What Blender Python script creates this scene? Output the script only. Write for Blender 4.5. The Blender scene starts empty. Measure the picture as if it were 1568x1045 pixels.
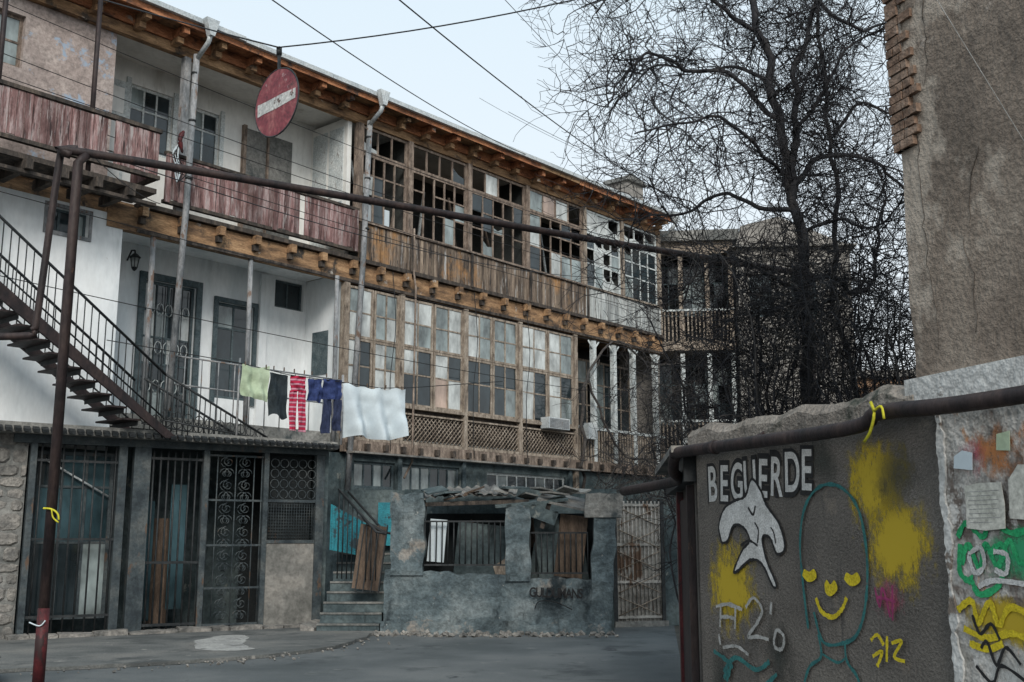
import bpy, math, random
from mathutils import Vector, Euler, noise
R = random.Random(7)
scene = bpy.context.scene
ROOT = scene.collection

# ------------------------------------------------------------------ materials
def mk(name, cols, scale=2.0, stretch=(1,1,1), rough=.85, bump=.25, fine=25, metal=0.0,
       plank=0.0, stain=None, spec=.3, finemul=.35):
    m = bpy.data.materials.new(name); m.use_nodes = True
    nt = m.node_tree; N = nt.nodes; Lk = nt.links
    b = N["Principled BSDF"]
    tc = N.new("ShaderNodeTexCoord"); mp = N.new("ShaderNodeMapping")
    mp.inputs["Scale"].default_value = stretch
    Lk.new(tc.outputs["Object"], mp.inputs["Vector"])
    n1 = N.new("ShaderNodeTexNoise"); n1.inputs["Scale"].default_value = scale
    n1.inputs["Detail"].default_value = 4; n1.inputs["Roughness"].default_value = .62
    Lk.new(mp.outputs[0], n1.inputs["Vector"])
    rp = N.new("ShaderNodeValToRGB")
    el = rp.color_ramp.elements
    k = len(cols)
    while len(el) < k: el.new(.5)
    for i, cc in enumerate(cols):
        el[i].position = .34 + .32*i/(max(1, k-1)); el[i].color = (*cc, 1)
    Lk.new(n1.outputs["Fac"], rp.inputs["Fac"])
    col = rp.outputs[0]
    n2 = N.new("ShaderNodeTexNoise"); n2.inputs["Scale"].default_value = fine
    n2.inputs["Detail"].default_value = 2; n2.inputs["Roughness"].default_value = .7
    Lk.new(mp.outputs[0], n2.inputs["Vector"])
    mr = N.new("ShaderNodeMapRange")
    mr.inputs[1].default_value = .3; mr.inputs[2].default_value = .7
    mr.inputs[3].default_value = 1-finemul; mr.inputs[4].default_value = 1+finemul*.6
    Lk.new(n2.outputs["Fac"], mr.inputs[0])
    mx = N.new("ShaderNodeMixRGB"); mx.blend_type = 'MULTIPLY'; mx.inputs[0].default_value = 1
    Lk.new(col, mx.inputs[1]); Lk.new(mr.outputs[0], mx.inputs[2]); col = mx.outputs[0]
    if plank:
        sp = N.new("ShaderNodeSeparateXYZ"); Lk.new(tc.outputs["Object"], sp.inputs[0])
        dv = N.new("ShaderNodeMath"); dv.operation = 'DIVIDE'; dv.inputs[1].default_value = plank
        Lk.new(sp.outputs[0], dv.inputs[0])
        fl = N.new("ShaderNodeMath"); fl.operation = 'FLOOR'; Lk.new(dv.outputs[0], fl.inputs[0])
        wn = N.new("ShaderNodeTexWhiteNoise"); wn.noise_dimensions = '1D'
        Lk.new(fl.outputs[0], wn.inputs["W"])
        m2 = N.new("ShaderNodeMapRange"); m2.inputs[3].default_value = .55; m2.inputs[4].default_value = 1.3
        Lk.new(wn.outputs["Value"], m2.inputs[0])
        m3 = N.new("ShaderNodeMixRGB"); m3.blend_type = 'MULTIPLY'; m3.inputs[0].default_value = 1
        Lk.new(col, m3.inputs[1]); Lk.new(m2.outputs[0], m3.inputs[2]); col = m3.outputs[0]
    for st in (stain or []):
        scol, ssc, th, sstr = st[:4]; sw = st[4] if len(st) > 4 else .05
        ms = N.new("ShaderNodeMapping"); ms.inputs["Scale"].default_value = sstr
        ms.inputs["Location"].default_value = (R.random()*9, R.random()*9, R.random()*9)
        Lk.new(tc.outputs["Object"], ms.inputs["Vector"])
        n3 = N.new("ShaderNodeTexNoise"); n3.inputs["Scale"].default_value = ssc
        n3.inputs["Detail"].default_value = 5; n3.inputs["Roughness"].default_value = .68
        Lk.new(ms.outputs[0], n3.inputs["Vector"])
        m4 = N.new("ShaderNodeMapRange"); m4.inputs[1].default_value = th; m4.inputs[2].default_value = th+sw
        Lk.new(n3.outputs["Fac"], m4.inputs[0])
        m5 = N.new("ShaderNodeMixRGB"); Lk.new(m4.outputs[0], m5.inputs[0])
        Lk.new(col, m5.inputs[1]); m5.inputs[2].default_value = (*scol, 1); col = m5.outputs[0]
    Lk.new(col, b.inputs["Base Color"])
    b.inputs["Roughness"].default_value = rough
    b.inputs["Metallic"].default_value = metal
    b.inputs["Specular IOR Level"].default_value = spec
    if bump:
        bp = N.new("ShaderNodeBump"); bp.inputs["Strength"].default_value = bump
        bp.inputs["Distance"].default_value = .03
        Lk.new(n2.outputs["Fac"], bp.inputs["Height"]); Lk.new(bp.outputs[0], b.inputs["Normal"])
    return m

def flat(name, c, rough=.8, v=.15):
    return mk(name, [tuple(x*(1-v) for x in c), tuple(min(1,x*(1+v)) for x in c)], scale=6, rough=rough, bump=0)

def glassm(name, c, rough=.06, v=.5, sc=1.3):
    return mk(name, [tuple(x*(1-v) for x in c), tuple(min(1,x*(1+v)) for x in c)], scale=sc, stretch=(1,1,.5), rough=rough, bump=0, spec=.6, finemul=.15, fine=6)

M = {}
M['white'] = mk("white_plaster", [(.60,.65,.67),(.75,.78,.79),(.80,.82,.82)], scale=.8, stretch=(1,1,.35), fine=9, finemul=.08, bump=.12,
                stain=[((.47,.50,.50),1.3,.58,(1,1,.22),.16),((.38,.35,.31),5,.70,(1,1,.6)),((.33,.33,.31),2.2,.67,(1.6,1.6,.14),.10)])
M['whiteup'] = mk("gallery_plaster", [(.60,.60,.57),(.72,.72,.69),(.78,.78,.75)], scale=.9, stretch=(1,1,.4), fine=9, finemul=.08, bump=.12,
                stain=[((.42,.40,.36),1.6,.58,(1,1,.22),.16),((.30,.27,.24),4,.70,(1,1,.5))])
M['pinkpl'] = mk("peeling_plaster", [(.26,.215,.195),(.35,.29,.265),(.41,.35,.32)], scale=1.2, fine=14,
                stain=[((.30,.37,.46),2.0,.58,(1,1,1)),((.52,.52,.51),3.0,.65,(1,1,1)),((.16,.13,.12),2.6,.66,(1,1,1))])
M['basewall'] = mk("basement_plaster", [(.032,.05,.055),(.068,.092,.098),(.12,.15,.15)], scale=1.2, fine=12, stain=[((.21,.22,.20),2.2,.63,(1,1,.7)),((.02,.028,.03),2.4,.58,(1.5,1.5,.3),.1)])
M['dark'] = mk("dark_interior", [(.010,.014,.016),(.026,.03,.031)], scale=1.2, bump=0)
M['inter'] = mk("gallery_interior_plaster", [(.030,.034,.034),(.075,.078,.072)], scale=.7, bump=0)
M['redboard'] = mk("weathered_red_boards", [(.12,.065,.062),(.25,.145,.138),(.41,.32,.31)], scale=4, stretch=(3,3,.4), fine=30, plank=.135, rough=.9, bump=.5,
                stain=[((.38,.345,.335),5,.56,(3,3,.35),.1),((.045,.03,.03),4,.60,(4,4,.3)),((.10,.055,.045),.8,.58,(1,1,1),.15)])
M['brnboard'] = mk("weathered_brown_boards", [(.07,.057,.048),(.19,.145,.112),(.33,.26,.195)], scale=3, stretch=(3,3,.35), fine=30, plank=.12, rough=.9, bump=.5,
                stain=[((.36,.20,.09),1.1,.53,(1,1,.7),.12),((.42,.41,.395),3,.57,(2.5,2.5,.3),.08),((.025,.023,.024),3,.57,(4,4,.3))])
M['greyboard'] = mk("pale_boards", [(.28,.30,.30),(.42,.44,.43),(.55,.56,.54)], scale=3, stretch=(3,3,.35), fine=30, plank=.12, rough=.9, bump=.4,
                stain=[((.14,.135,.13),3,.56,(3,3,.3),.1)])
M['beam'] = mk("orange_brown_beam", [(.11,.07,.045),(.29,.175,.095),(.46,.29,.16)], scale=2.2, stretch=(.6,3,3), fine=20, bump=.5,
                stain=[((.05,.043,.037),2.2,.55,(1,1,1),.1),((.40,.37,.33),3,.64,(1,1,1))])
M['rafter'] = mk("rust_brown_eave_boards", [(.13,.06,.035),(.40,.165,.08),(.55,.26,.13)], scale=2.5, stretch=(.7,3,3), fine=20, bump=.4,
                stain=[((.06,.045,.04),2,.57,(1,1,1),.1),((.36,.31,.27),2.5,.66,(.6,1,1))])
M['darkwood'] = mk("dark_timber", [(.022,.02,.018),(.06,.05,.043),(.11,.088,.07)], scale=4, stretch=(2,2,.6), bump=.4)
M['frame'] = mk("worn_window_wood", [(.10,.08,.065),(.20,.155,.125),(.33,.265,.215)], scale=5, stretch=(2,2,.7), bump=.4)
M['frame2'] = mk("grey_window_wood", [(.16,.13,.105),(.28,.232,.185),(.40,.345,.285)], scale=5, stretch=(2,2,.7), bump=.4, stain=[((.09,.07,.055),4,.59,(2,2,.6))])
M['frameW'] = mk("pale_window_paint", [(.45,.50,.51),(.62,.65,.64)], scale=5, bump=.2, stain=[((.20,.18,.16),5,.63,(2,2,.6))])
M['framed'] = mk("dark_window_paint", [(.05,.075,.085),(.11,.14,.15)], scale=5, bump=.2)
M['post'] = mk("galvanised_post_paint", [(.13,.145,.155),(.23,.24,.25),(.32,.32,.32)], scale=4, stretch=(1,1,.4), bump=.2, stain=[((.16,.11,.085),5,.58,(1,1,.4))])
M['rust'] = mk("rusty_pipe_paint", [(.014,.011,.012),(.028,.019,.019),(.045,.03,.027)], scale=5, stretch=(1,1,.4), rough=.6, bump=.2, stain=[((.085,.05,.035),7,.66,(1,1,.5))])
M['redpaint'] = mk("faded_red_paint", [(.05,.010,.012),(.10,.018,.02)], scale=6, rough=.6, bump=.1, stain=[((.03,.015,.015),4,.56,(1,1,.5))])
M['metal'] = mk("gutter_zinc", [(.38,.42,.44),(.56,.59,.59)], scale=3, rough=.5, metal=.1, bump=.1, stain=[((.20,.18,.16),4,.64,(.4,1,1))])
M['iron'] = mk("dark_wrought_iron", [(.012,.016,.018),(.035,.038,.04)], scale=6, rough=.55, bump=0)
M['irong'] = mk("grey_gate_steel", [(.025,.034,.04),(.05,.064,.07),(.085,.095,.095)], scale=3, rough=.6, bump=.1, stain=[((.10,.065,.045),4,.62,(1,1,.4))])
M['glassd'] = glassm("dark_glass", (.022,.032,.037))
M['glassm'] = glassm("curtained_glass", (.19,.225,.225), .07, .65, 1.8)
M['glassp'] = glassm("pale_curtained_glass", (.44,.465,.455), .09, .42, 2.4)
M['glasso'] = glassm("warm_curtained_glass", (.42,.31,.25), .10, .4, 1.6)
M['glassb'] = glassm("teal_gate_glass", (.04,.078,.092), .12, .8, .9)
M['concrete'] = mk("stained_concrete", [(.10,.105,.10),(.18,.18,.17),(.28,.275,.255)], scale=1.1, fine=14, bump=.6,
                stain=[((.05,.06,.062),1.4,.57,(1,1,.7),.1),((.36,.35,.33),3,.68,(1,1,1))])
M['pit'] = mk("teal_stained_render", [(.050,.070,.080),(.10,.13,.14),(.18,.21,.215)], scale=1.3, fine=14, bump=.8,
                stain=[((.25,.23,.205),1.7,.58,(1,1,1),.08),((.020,.029,.034),1.6,.54,(1,1,.5),.12),((.34,.34,.32),5,.67,(1,1,1)),((.03,.038,.04),3,.62,(2,2,.2),.1)])
M['graf'] = mk("brown_grey_render", [(.085,.077,.069),(.115,.104,.093),(.147,.134,.118)], scale=1.0, fine=45, bump=.6, finemul=.28,
                stain=[((.062,.058,.053),1.2,.55,(1,1,.35),.15),((.21,.195,.175),5,.70,(1,1,1)),((.17,.145,.12),2,.62,(1,1,1),.1),((.05,.048,.045),3,.62,(2.5,2.5,.2),.1)])
M['cop'] = mk("mossy_coping", [(.13,.115,.10),(.21,.185,.16),(.31,.275,.24)], scale=2, fine=25, bump=.8,
                stain=[((.04,.045,.035),2,.56,(1,1,1),.1)])
M['tall'] = mk("tan_cement_render", [(.13,.104,.083),(.20,.16,.128),(.275,.228,.185)], scale=1.1, fine=26, bump=.6, finemul=.26,
                stain=[((.34,.29,.24),1.1,.54,(1,1,.8),.06),((.095,.078,.065),1.5,.57,(1,1,.3),.12),((.31,.265,.225),5,.64,(1,1,1)),((.09,.075,.06),9,.70,(1,1,1)),((.10,.085,.07),2.2,.61,(2,2,.16),.12)])
M['band'] = mk("white_lime_band", [(.38,.38,.37),(.53,.53,.51)], scale=3, fine=18, bump=.5, stain=[((.15,.125,.105),3,.56,(1,1,1))])
M['peel'] = mk("peeling_painted_plaster", [(.26,.245,.22),(.36,.345,.32),(.46,.445,.42)], scale=2.5, fine=18, bump=.7,
                stain=[((.13,.105,.09),1.8,.51,(1,1,.7)),((.42,.22,.11),2.2,.59,(1,1,.6)),((.53,.51,.48),3.5,.58,(1,1,1)),((.06,.055,.05),4,.66,(1,1,1))])
M['brick'] = mk("old_thin_brick", [(.10,.065,.048),(.18,.115,.08),(.26,.185,.14)], scale=7, fine=20, bump=.6)
M['stone'] = mk("rubble_stone", [(.10,.10,.095),(.20,.19,.175),(.32,.30,.27)], scale=3, fine=18, bump=.9)
M['asph'] = mk("worn_asphalt", [(.078,.089,.092),(.110,.121,.124),(.147,.156,.156)], scale=.5, fine=60, bump=.4, finemul=.35,
                stain=[((.055,.063,.066),.9,.55,(1,1,1),.12),((.20,.205,.195),1.6,.61,(1,1,1),.15),((.045,.05,.055),5,.68,(1,.3,1)),((.04,.045,.05),.7,.64,(1,1,1),.03)])
M['pave'] = mk("dusty_pavement", [(.10,.106,.104),(.148,.152,.146),(.20,.196,.182)], scale=.8, fine=40, bump=.5,
                stain=[((.07,.075,.075),1.2,.54,(1,1,1),.12),((.27,.26,.24),3,.65,(1,1,1))])
M['patch'] = mk("pale_mortar_patch", [(.28,.28,.27),(.38,.38,.36)], scale=3, fine=20, bump=.4, stain=[((.15,.15,.145),3,.56,(1,1,1),.08)])
M['earth'] = mk("bare_earth", [(.05,.045,.04),(.10,.09,.075)], scale=1, fine=20, bump=.5)
M['bark'] = mk("dark_bark", [(.014,.015,.018),(.028,.028,.032),(.048,.045,.045)], scale=9, stretch=(1,1,.3), bump=0)
M['barkl'] = mk("grey_vine_bark", [(.035,.034,.035),(.085,.074,.066)], scale=9, bump=0)
M['roof'] = mk("corrugated_roof", [(.08,.085,.085),(.17,.165,.155),(.27,.25,.22)], scale=1.5, fine=14, bump=.3, rough=.7)
M['wire'] = flat("black_cable", (.015,.016,.018), .6)
M['turq'] = mk("turquoise_sheet", [(.015,.13,.17),(.03,.25,.30)], scale=2, rough=.6, stain=[((.03,.05,.06),3,.58,(1,1,1))])
M['plankp'] = mk("brown_pallet_wood", [(.09,.065,.05),(.18,.13,.095)], scale=4, stretch=(2,2,.5), plank=.14, bump=.4)
M['rustpanel'] = mk("dull_steel_panel", [(.13,.13,.12),(.20,.195,.18),(.27,.255,.23)], scale=1.5, fine=10, rough=.6, bump=.1, stain=[((.08,.065,.055),2,.57,(1,1,.6),.15)])
M['palegate'] = mk("pale_gate_paint", [(.20,.195,.18),(.34,.33,.305),(.44,.42,.39)], scale=3, fine=16, bump=.2, stain=[((.13,.085,.06),3,.55,(1,1,.4))])
M['far'] = mk("sunset_tinted_brick", [(.22,.14,.09),(.34,.21,.13)], scale=2, fine=10, bump=.2)  # brown brick with the warm sunset light painted into its colour
M['farpl'] = mk("beige_house_plaster", [(.20,.19,.175),(.30,.28,.255)], scale=1, fine=10, bump=.2, stain=[((.11,.10,.095),1.5,.55,(1,1,.5),.15)])
M['signred'] = mk("faded_sign_red", [(.12,.025,.035),(.19,.04,.05),(.26,.09,.09)], scale=7, fine=30, rough=.55, bump=.1, stain=[((.28,.18,.18),9,.62,(1,1,1)),((.06,.028,.028),5,.60,(1,1,1),.1)])
M['signwhite'] = mk("dirty_sign_white", [(.35,.36,.35),(.50,.50,.48)], scale=8, fine=30, rough=.5, bump=.1, stain=[((.09,.06,.05),6,.60,(1,1,1)),((.25,.10,.10),8,.62,(1,1,1))])
M['yellowtape'] = flat("yellow_tape", (.48,.45,.03))
M['pwhite'] = mk("white_spray_paint", [(.36,.36,.35),(.52,.52,.51)], scale=8, fine=60, bump=.3, finemul=.3, stain=[((.13,.12,.11),14,.67,(1,1,1))])
M['pblack'] = flat("black_spray_paint", (.014,.014,.015))
M['pteal'] = mk("teal_spray_paint", [(.018,.09,.092),(.028,.14,.135)], scale=8, fine=60, bump=.2, stain=[((.09,.085,.078),12,.66,(1,1,1))])
M['pyellow'] = mk("yellow_spray_paint", [(.42,.33,.012),(.54,.43,.02)], scale=8, fine=60, bump=.2)
M['pgreen'] = mk("green_spray_paint", [(.012,.24,.09),(.03,.34,.13)], scale=8, fine=60, bump=.2)
M['pmag'] = flat("magenta_spray_paint", (.22,.03,.10))
M['pgrey'] = mk("thin_white_spray", [(.22,.22,.21),(.35,.35,.34)], scale=8, fine=60, bump=.2)
M['paper'] = mk("torn_paper_notice", [(.42,.42,.37),(.54,.53,.48)], scale=5, bump=.1)
M['cgreen'] = mk("pale_green_cloth", [(.33,.41,.28),(.42,.50,.36)], scale=3, bump=.1, finemul=.1)
M['cnavy'] = mk("navy_cloth", [(.012,.02,.05),(.03,.04,.09)], scale=3, bump=.1)
M['cblue'] = mk("blue_cloth", [(.018,.03,.10),(.03,.05,.15)], scale=3, bump=.1)
M['cblack'] = mk("charcoal_cloth", [(.012,.02,.026),(.03,.04,.045)], scale=3, bump=.1)
M['csheet'] = mk("pale_blue_sheet", [(.50,.57,.61),(.56,.63,.66)], scale=2, bump=0, finemul=.05)
def stripes():
    m = mk("striped_leggings_cloth", [(.5,.02,.05),(.6,.04,.08)], scale=3, bump=.05)
    nt = m.node_tree; N = nt.nodes; Lk = nt.links
    tc = N.new("ShaderNodeTexCoord"); w = N.new("ShaderNodeTexWave"); w.bands_direction = 'Z'
    w.inputs["Scale"].default_value = 3.6; w.inputs["Distortion"].default_value = .8
    Lk.new(tc.outputs["Object"], w.inputs["Vector"])
    r = N.new("ShaderNodeValToRGB"); e = r.color_ramp.elements
    e[0].position = .46; e[0].color = (.38,.015,.05,1); e[1].position = .56; e[1].color = (.025,.018,.05,1)
    x = e.new(.88); x.color = (.50,.22,.28,1)
    Lk.new(w.outputs["Fac"], r.inputs[0]); Lk.new(r.outputs[0], N["Principled BSDF"].inputs["Base Color"])
    return m
M['cstripe'] = stripes()
def spray(name, c, dens=.5, sc=9, mxa=.85, soft=.5):
    m = bpy.data.materials.new(name); m.use_nodes = True
    nt = m.node_tree; N = nt.nodes; Lk = nt.links; b = N["Principled BSDF"]
    b.inputs["Base Color"].default_value = (*c,1); b.inputs["Roughness"].default_value = .8
    uv = N.new("ShaderNodeTexCoord")
    vs = N.new("ShaderNodeVectorMath"); vs.operation = 'SUBTRACT'; vs.inputs[1].default_value = (.5,.5,0)
    Lk.new(uv.outputs["UV"], vs.inputs[0])
    ln = N.new("ShaderNodeVectorMath"); ln.operation = 'LENGTH'; Lk.new(vs.outputs[0], ln.inputs[0])
    mp = N.new("ShaderNodeMapping"); mp.inputs["Scale"].default_value = (1,1,.55); Lk.new(uv.outputs["Object"], mp.inputs["Vector"])
    n = N.new("ShaderNodeTexNoise"); n.inputs["Scale"].default_value = sc; n.inputs["Detail"].default_value = 7
    n.inputs["Roughness"].default_value = .85
    Lk.new(mp.outputs[0], n.inputs["Vector"])
    n5 = N.new("ShaderNodeMath"); n5.operation = 'MULTIPLY'; n5.inputs[1].default_value = 2.4; Lk.new(n.outputs["Fac"], n5.inputs[0])
    a = N.new("ShaderNodeMath"); a.operation = 'MULTIPLY_ADD'; a.inputs[1].default_value = -2.2; a.inputs[2].default_value = dens-.15
    Lk.new(ln.outputs["Value"], a.inputs[0])
    d = N.new("ShaderNodeMath"); d.operation = 'ADD'; Lk.new(a.outputs[0], d.inputs[0]); Lk.new(n5.outputs[0], d.inputs[1])
    r = N.new("ShaderNodeMapRange"); r.inputs[1].default_value = .72; r.inputs[2].default_value = .72+soft; r.inputs[4].default_value = mxa
    Lk.new(d.outputs[0], r.inputs[0]); Lk.new(r.outputs[0], b.inputs["Alpha"])
    return m
M['syel'] = spray("yellow_spray_cloud", (.40,.29,.012), .48, 6, .9, .42)
M['sdark'] = spray("damp_moss_stain", (.03,.035,.03), .30, 3, .75, .8)
M['swhite'] = spray("white_spray_cloud", (.5,.5,.48), .3, 8)
M['sgreen'] = spray("green_spray_cloud", (.02,.28,.12), .38, 6)
M['sorange'] = spray("orange_spray_cloud", (.48,.19,.06), .32, 7)
M['spink'] = spray("pink_spray_cloud", (.45,.10,.16), .25, 7, .6)

# ------------------------------------------------------------------ builder
class G:
    def __init__(s, name, loc=(0,0,0), rz=0.0):
        s.e = bpy.data.objects.new(name, None); ROOT.objects.link(s.e)
        s.e.location = loc; s.e.rotation_euler = (0,0,rz); s.e.empty_display_size = .2
        s.p = {}; s.name = name
    def _g(s, part, mat):
        k = (part, mat)
        if k not in s.p: s.p[k] = ([], [], [])
        return s.p[k]
    def add(s, part, mat, vs, fs, sm=False):
        V, F, S = s._g(part, mat); o = len(V)
        V.extend([tuple(v) for v in vs]); F.extend([tuple(i+o for i in f) for f in fs]); S.extend([sm]*len(fs))
    def box(s, part, mat, x0,x1,y0,y1,z0,z1):
        s.add(part, mat, [(x0,y0,z0),(x1,y0,z0),(x1,y1,z0),(x0,y1,z0),(x0,y0,z1),(x1,y0,z1),(x1,y1,z1),(x0,y1,z1)],
              [(0,3,2,1),(4,5,6,7),(0,1,5,4),(1,2,6,5),(2,3,7,6),(3,0,4,7)])
    def rbox(s, part, mat, c, d, rot=(0,0,0)):
        e = Euler(rot).to_matrix(); c = Vector(c)
        vs = [c + e @ Vector((a*d[0]/2,b*d[1]/2,g*d[2]/2)) for g in (-1,1) for a,b in ((-1,-1),(1,-1),(1,1),(-1,1))]
        s.add(part, mat, vs, [(0,3,2,1),(4,5,6,7),(0,1,5,4),(1,2,6,5),(2,3,7,6),(3,0,4,7)])
    def prism(s, part, mat, pts, y0, y1):
        n = len(pts)
        vs = [(x,y0,z) for x,z in pts]+[(x,y1,z) for x,z in pts]
        fs = [tuple(range(n)), tuple(range(2*n-1,n-1,-1))]
        fs += [(i,n+i,n+(i+1)%n,(i+1)%n) for i in range(n)]
        s.add(part, mat, vs, fs)
    def tube(s, part, mat, pts, r, k=6, close=False):
        pts = [Vector(p) for p in pts]; n = len(pts)
        rs = r if isinstance(r, (list,tuple)) else [r]*n
        vs = []; fs = []
        up = None
        for i,p in enumerate(pts):
            if close: t = pts[(i+1)%n]-pts[i-1]
            else: t = pts[min(i+1,n-1)]-pts[max(i-1,0)]
            if t.length < 1e-9: t = Vector((0,0,1))
            t.normalize()
            if up is None: up = Vector((0,0,1)) if abs(t.z) < .9 else Vector((1,0,0))
            a = t.cross(up)
            if a.length < 1e-4: a = t.cross(Vector((.3,1,.2)))
            a.normalize(); b = t.cross(a)
            for j in range(k):
                an = 2*math.pi*j/k
                vs.append(p + (a*math.cos(an)+b*math.sin(an))*rs[i])
        m = n if close else n-1
        for i in range(m):
            for j in range(k):
                i2 = (i+1)%n
                fs.append((i*k+j, i*k+(j+1)%k, i2*k+(j+1)%k, i2*k+j))
        if not close: fs += [tuple(range(k-1,-1,-1)), tuple(range((n-1)*k, n*k))]
        s.add(part, mat, vs, fs, True)
    def done(s):
        for (part, mat), (V,F,S) in s.p.items():
            me = bpy.data.meshes.new(part); me.from_pydata(V,[],F); me.update()
            me.polygons.foreach_set("use_smooth", S)
            me.materials.append(M[mat])
            o = bpy.data.objects.new(part, me); ROOT.objects.link(o); o.parent = s.e
        return s

def planks(g, part, mat, x0,x1,y,z0,z1,w=.135,gap=.012,th=.025,jit=.02,axis='x',miss=.0):
    x = x0
    while x < x1-.02:
        e = min(x+w-gap, x1)
        a = z0 + R.uniform(-jit, jit); b = z1 + R.uniform(-jit,jit)*.5; yy = y + R.uniform(-.008,.008)
        if R.random() >= miss:
            if axis == 'x': g.rbox(part, mat, ((x+e)/2, yy+th/2, (a+b)/2), (e-x, th, b-a), (0, R.gauss(0,.006), 0))
            else: g.box(part, mat, yy, yy+th, x, e, a, b)
        x += w

def wall(g, part, mat, x0,x1,z0,z1,y0,y1,holes=()):
    xs = sorted({x0,x1,*[h[0] for h in holes],*[h[1] for h in holes]})
    for a,b in zip(xs, xs[1:]):
        hs = sorted([(h[2],h[3]) for h in holes if h[0] <= a+1e-6 and h[1] >= b-1e-6])
        z = z0
        for p,q in hs:
            if p > z: g.box(part, mat, a,b,y0,y1,z,p)
            z = q
        if z < z1: g.box(part, mat, a,b,y0,y1,z,z1)

def window(g, part, x0,x1,z0,z1,y,cols,rows,fm,panes,bar=.04,outer=.06,d=.05,rowz=None,tilt=.012,lose=0.0,coh=.5):
    g.box(part,fm,x0,x0+outer,y,y+d,z0,z1); g.box(part,fm,x1-outer,x1,y,y+d,z0,z1)
    g.box(part,fm,x0+outer,x1-outer,y+.002,y+d,z0,z0+outer); g.box(part,fm,x0+outer,x1-outer,y+.002,y+d,z1-outer,z1)
    xi0,xi1,zi0,zi1 = x0+outer,x1-outer,z0+outer,z1-outer
    xs = [xi0+(xi1-xi0)*i/cols for i in range(cols+1)]
    zs = [zi0+(zi1-zi0)*t for t in (rowz if rowz else [i/rows for i in range(rows+1)])]
    for x in xs[1:-1]: g.box(part,fm,x-bar/2,x+bar/2,y+.008,y+d-.005,zi0,zi1)
    for z in zs[1:-1]:
        for i in range(cols):
            if R.random() < lose: continue
            g.box(part,fm,xs[i]+bar/2*(i>0),xs[i+1]-bar/2*(i<cols-1),y+.012,y+d-.01,z-bar/2,z+bar/2)
    for i in range(cols):
        colp = R.choice(panes)
        for j in range(len(zs)-1):
            pm = colp if R.random()<coh else R.choice(panes)
            if pm is None: continue
            a,b = xs[i],xs[i+1]; p,q = zs[j],zs[j+1]
            if tilt > .04 and R.random() < .3:
                cx=(a+b)/2; yy=y+.028
                k=R.uniform(.3,.8); k2=R.uniform(.1,.6)
                g.add("panes", pm, [(a,yy,p),(b,yy,p),(b,yy,p+(q-p)*k2),(cx,yy,p+(q-p)*k*.6),(a,yy,p+(q-p)*k)], [(0,1,2,3,4)])
                continue
            g.rbox("panes", pm, ((a+b)/2, y+.028, (p+q)/2), (b-a, .004, q-p), (R.uniform(-tilt,tilt),0,R.uniform(-tilt,tilt)))

def smooth(pts, n=8):
    out = []
    P = [Vector(p) for p in pts]
    for i in range(len(P)-1):
        a = P[max(i-1,0)]; b = P[i]; c = P[i+1]; d = P[min(i+2,len(P)-1)]
        for j in range(n):
            t = j/n
            out.append(.5*((2*b)+(c-a)*t+(2*a-5*b+4*c-d)*t*t+(-a+3*b-3*c+d)*t**3))
    out.append(P[-1]); return out

# ------------------------------------------------------------------ main gallery house (local x along facade, -y towards street)
A41 = math.radians(49)
H = G("gallery_house", (-3.48,24,0), A41)
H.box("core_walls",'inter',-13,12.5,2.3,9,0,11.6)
H.box("end_wall",'farpl',12.5,12.8,.3,9,0,11.6)
wall(H,"upper_left_wall",'pinkpl',-13,-6.35,7.96,11.6,.10,.35,[(-8.5,-7.95,9.9,10.9)])
window(H,"upper_left_window",-8.5,-7.95,9.9,10.9,.2,1,2,'frame',['glassm'])
H.box("upper_left_wall",'pinkpl',-6.35,-6.2,.10,1.4,7.96,11.6)
wall(H,"upper_recess_wall",'whiteup',-6.2,-.3,7.96,11.6,1.4,1.6,[(-5.15,-4.15,9.55,10.95),(-3.76,-2.98,9.2,10.9)])
H.box("upper_door",'frameW',-6.08,-5.24,1.34,1.398,8.1,10.9)
for i in range(2):
    for z0,z1 in ((8.3,9.2),(9.35,10.05),(10.2,10.75)):
        a=-6.02+i*.38
        H.box("upper_door",'whiteup',a+.04,a+.33,1.325,1.339,z0,z1)
window(H,"upper_window",-5.15,-4.15,9.55,10.95,1.45,3,2,'frameW',['glassm','glassb','glassd'],rowz=[0,.66,1])
window(H,"upper_window",-3.76,-2.98,9.2,10.9,1.45,2,2,'frameW',['glassb','glassm','glassd'],rowz=[0,.75,1])
for a,b,c,d_ in ((-5.25,-5.15,9.5,11.05),(-4.15,-4.05,9.5,11.05),(-3.86,-3.76,9.1,11.0),(-2.98,-2.88,9.1,11.0)): H.box("window_trim",'frameW',a,b,1.36,1.399,c,d_)
H.box("boarded_door",'concrete',-2.32,-1.75,1.35,1.398,8,10.8)
H.box("boarded_door",'concrete',-1.70,-1.04,1.33,1.398,8,10.8)
H.box("boarded_door",'frame',-1.75,-1.70,1.30,1.398,8,10.85)
H.box("boarded_door",'frame',-2.40,-2.32,1.30,1.398,8,10.85)
H.box("upper_partition",'whiteup',-.42,-.30,.08,1.4,7.96,11.3)
for z0,z1 in ((8.2,9.3),(9.45,11.1)):
    H.box("partition_panels",'frameW',-.445,-.425,.2,.7,z0,z1)
    H.box("partition_panels",'frameW',-.445,-.425,.8,1.3,z0,z1)
H.box("upper_soffit",'whiteup',-13,12.5,.12,2.3,11.42,11.55)
H.box("upper_floor_slab",'beam',-13,12.5,.14,2.3,7.62,7.94)
H.box("mid_soffit",'white',-5.86,-.45,.16,1.398,7.56,7.615)
H.box("mid_floor_slab",'concrete',-13,12.5,.02,2.3,3.66,3.92)
wall(H,"lower_left_wall",'white',-13,-5.87,3.2,7.62,0,.28,[(-7.32,-6.54,7.05,7.5)])
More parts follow.
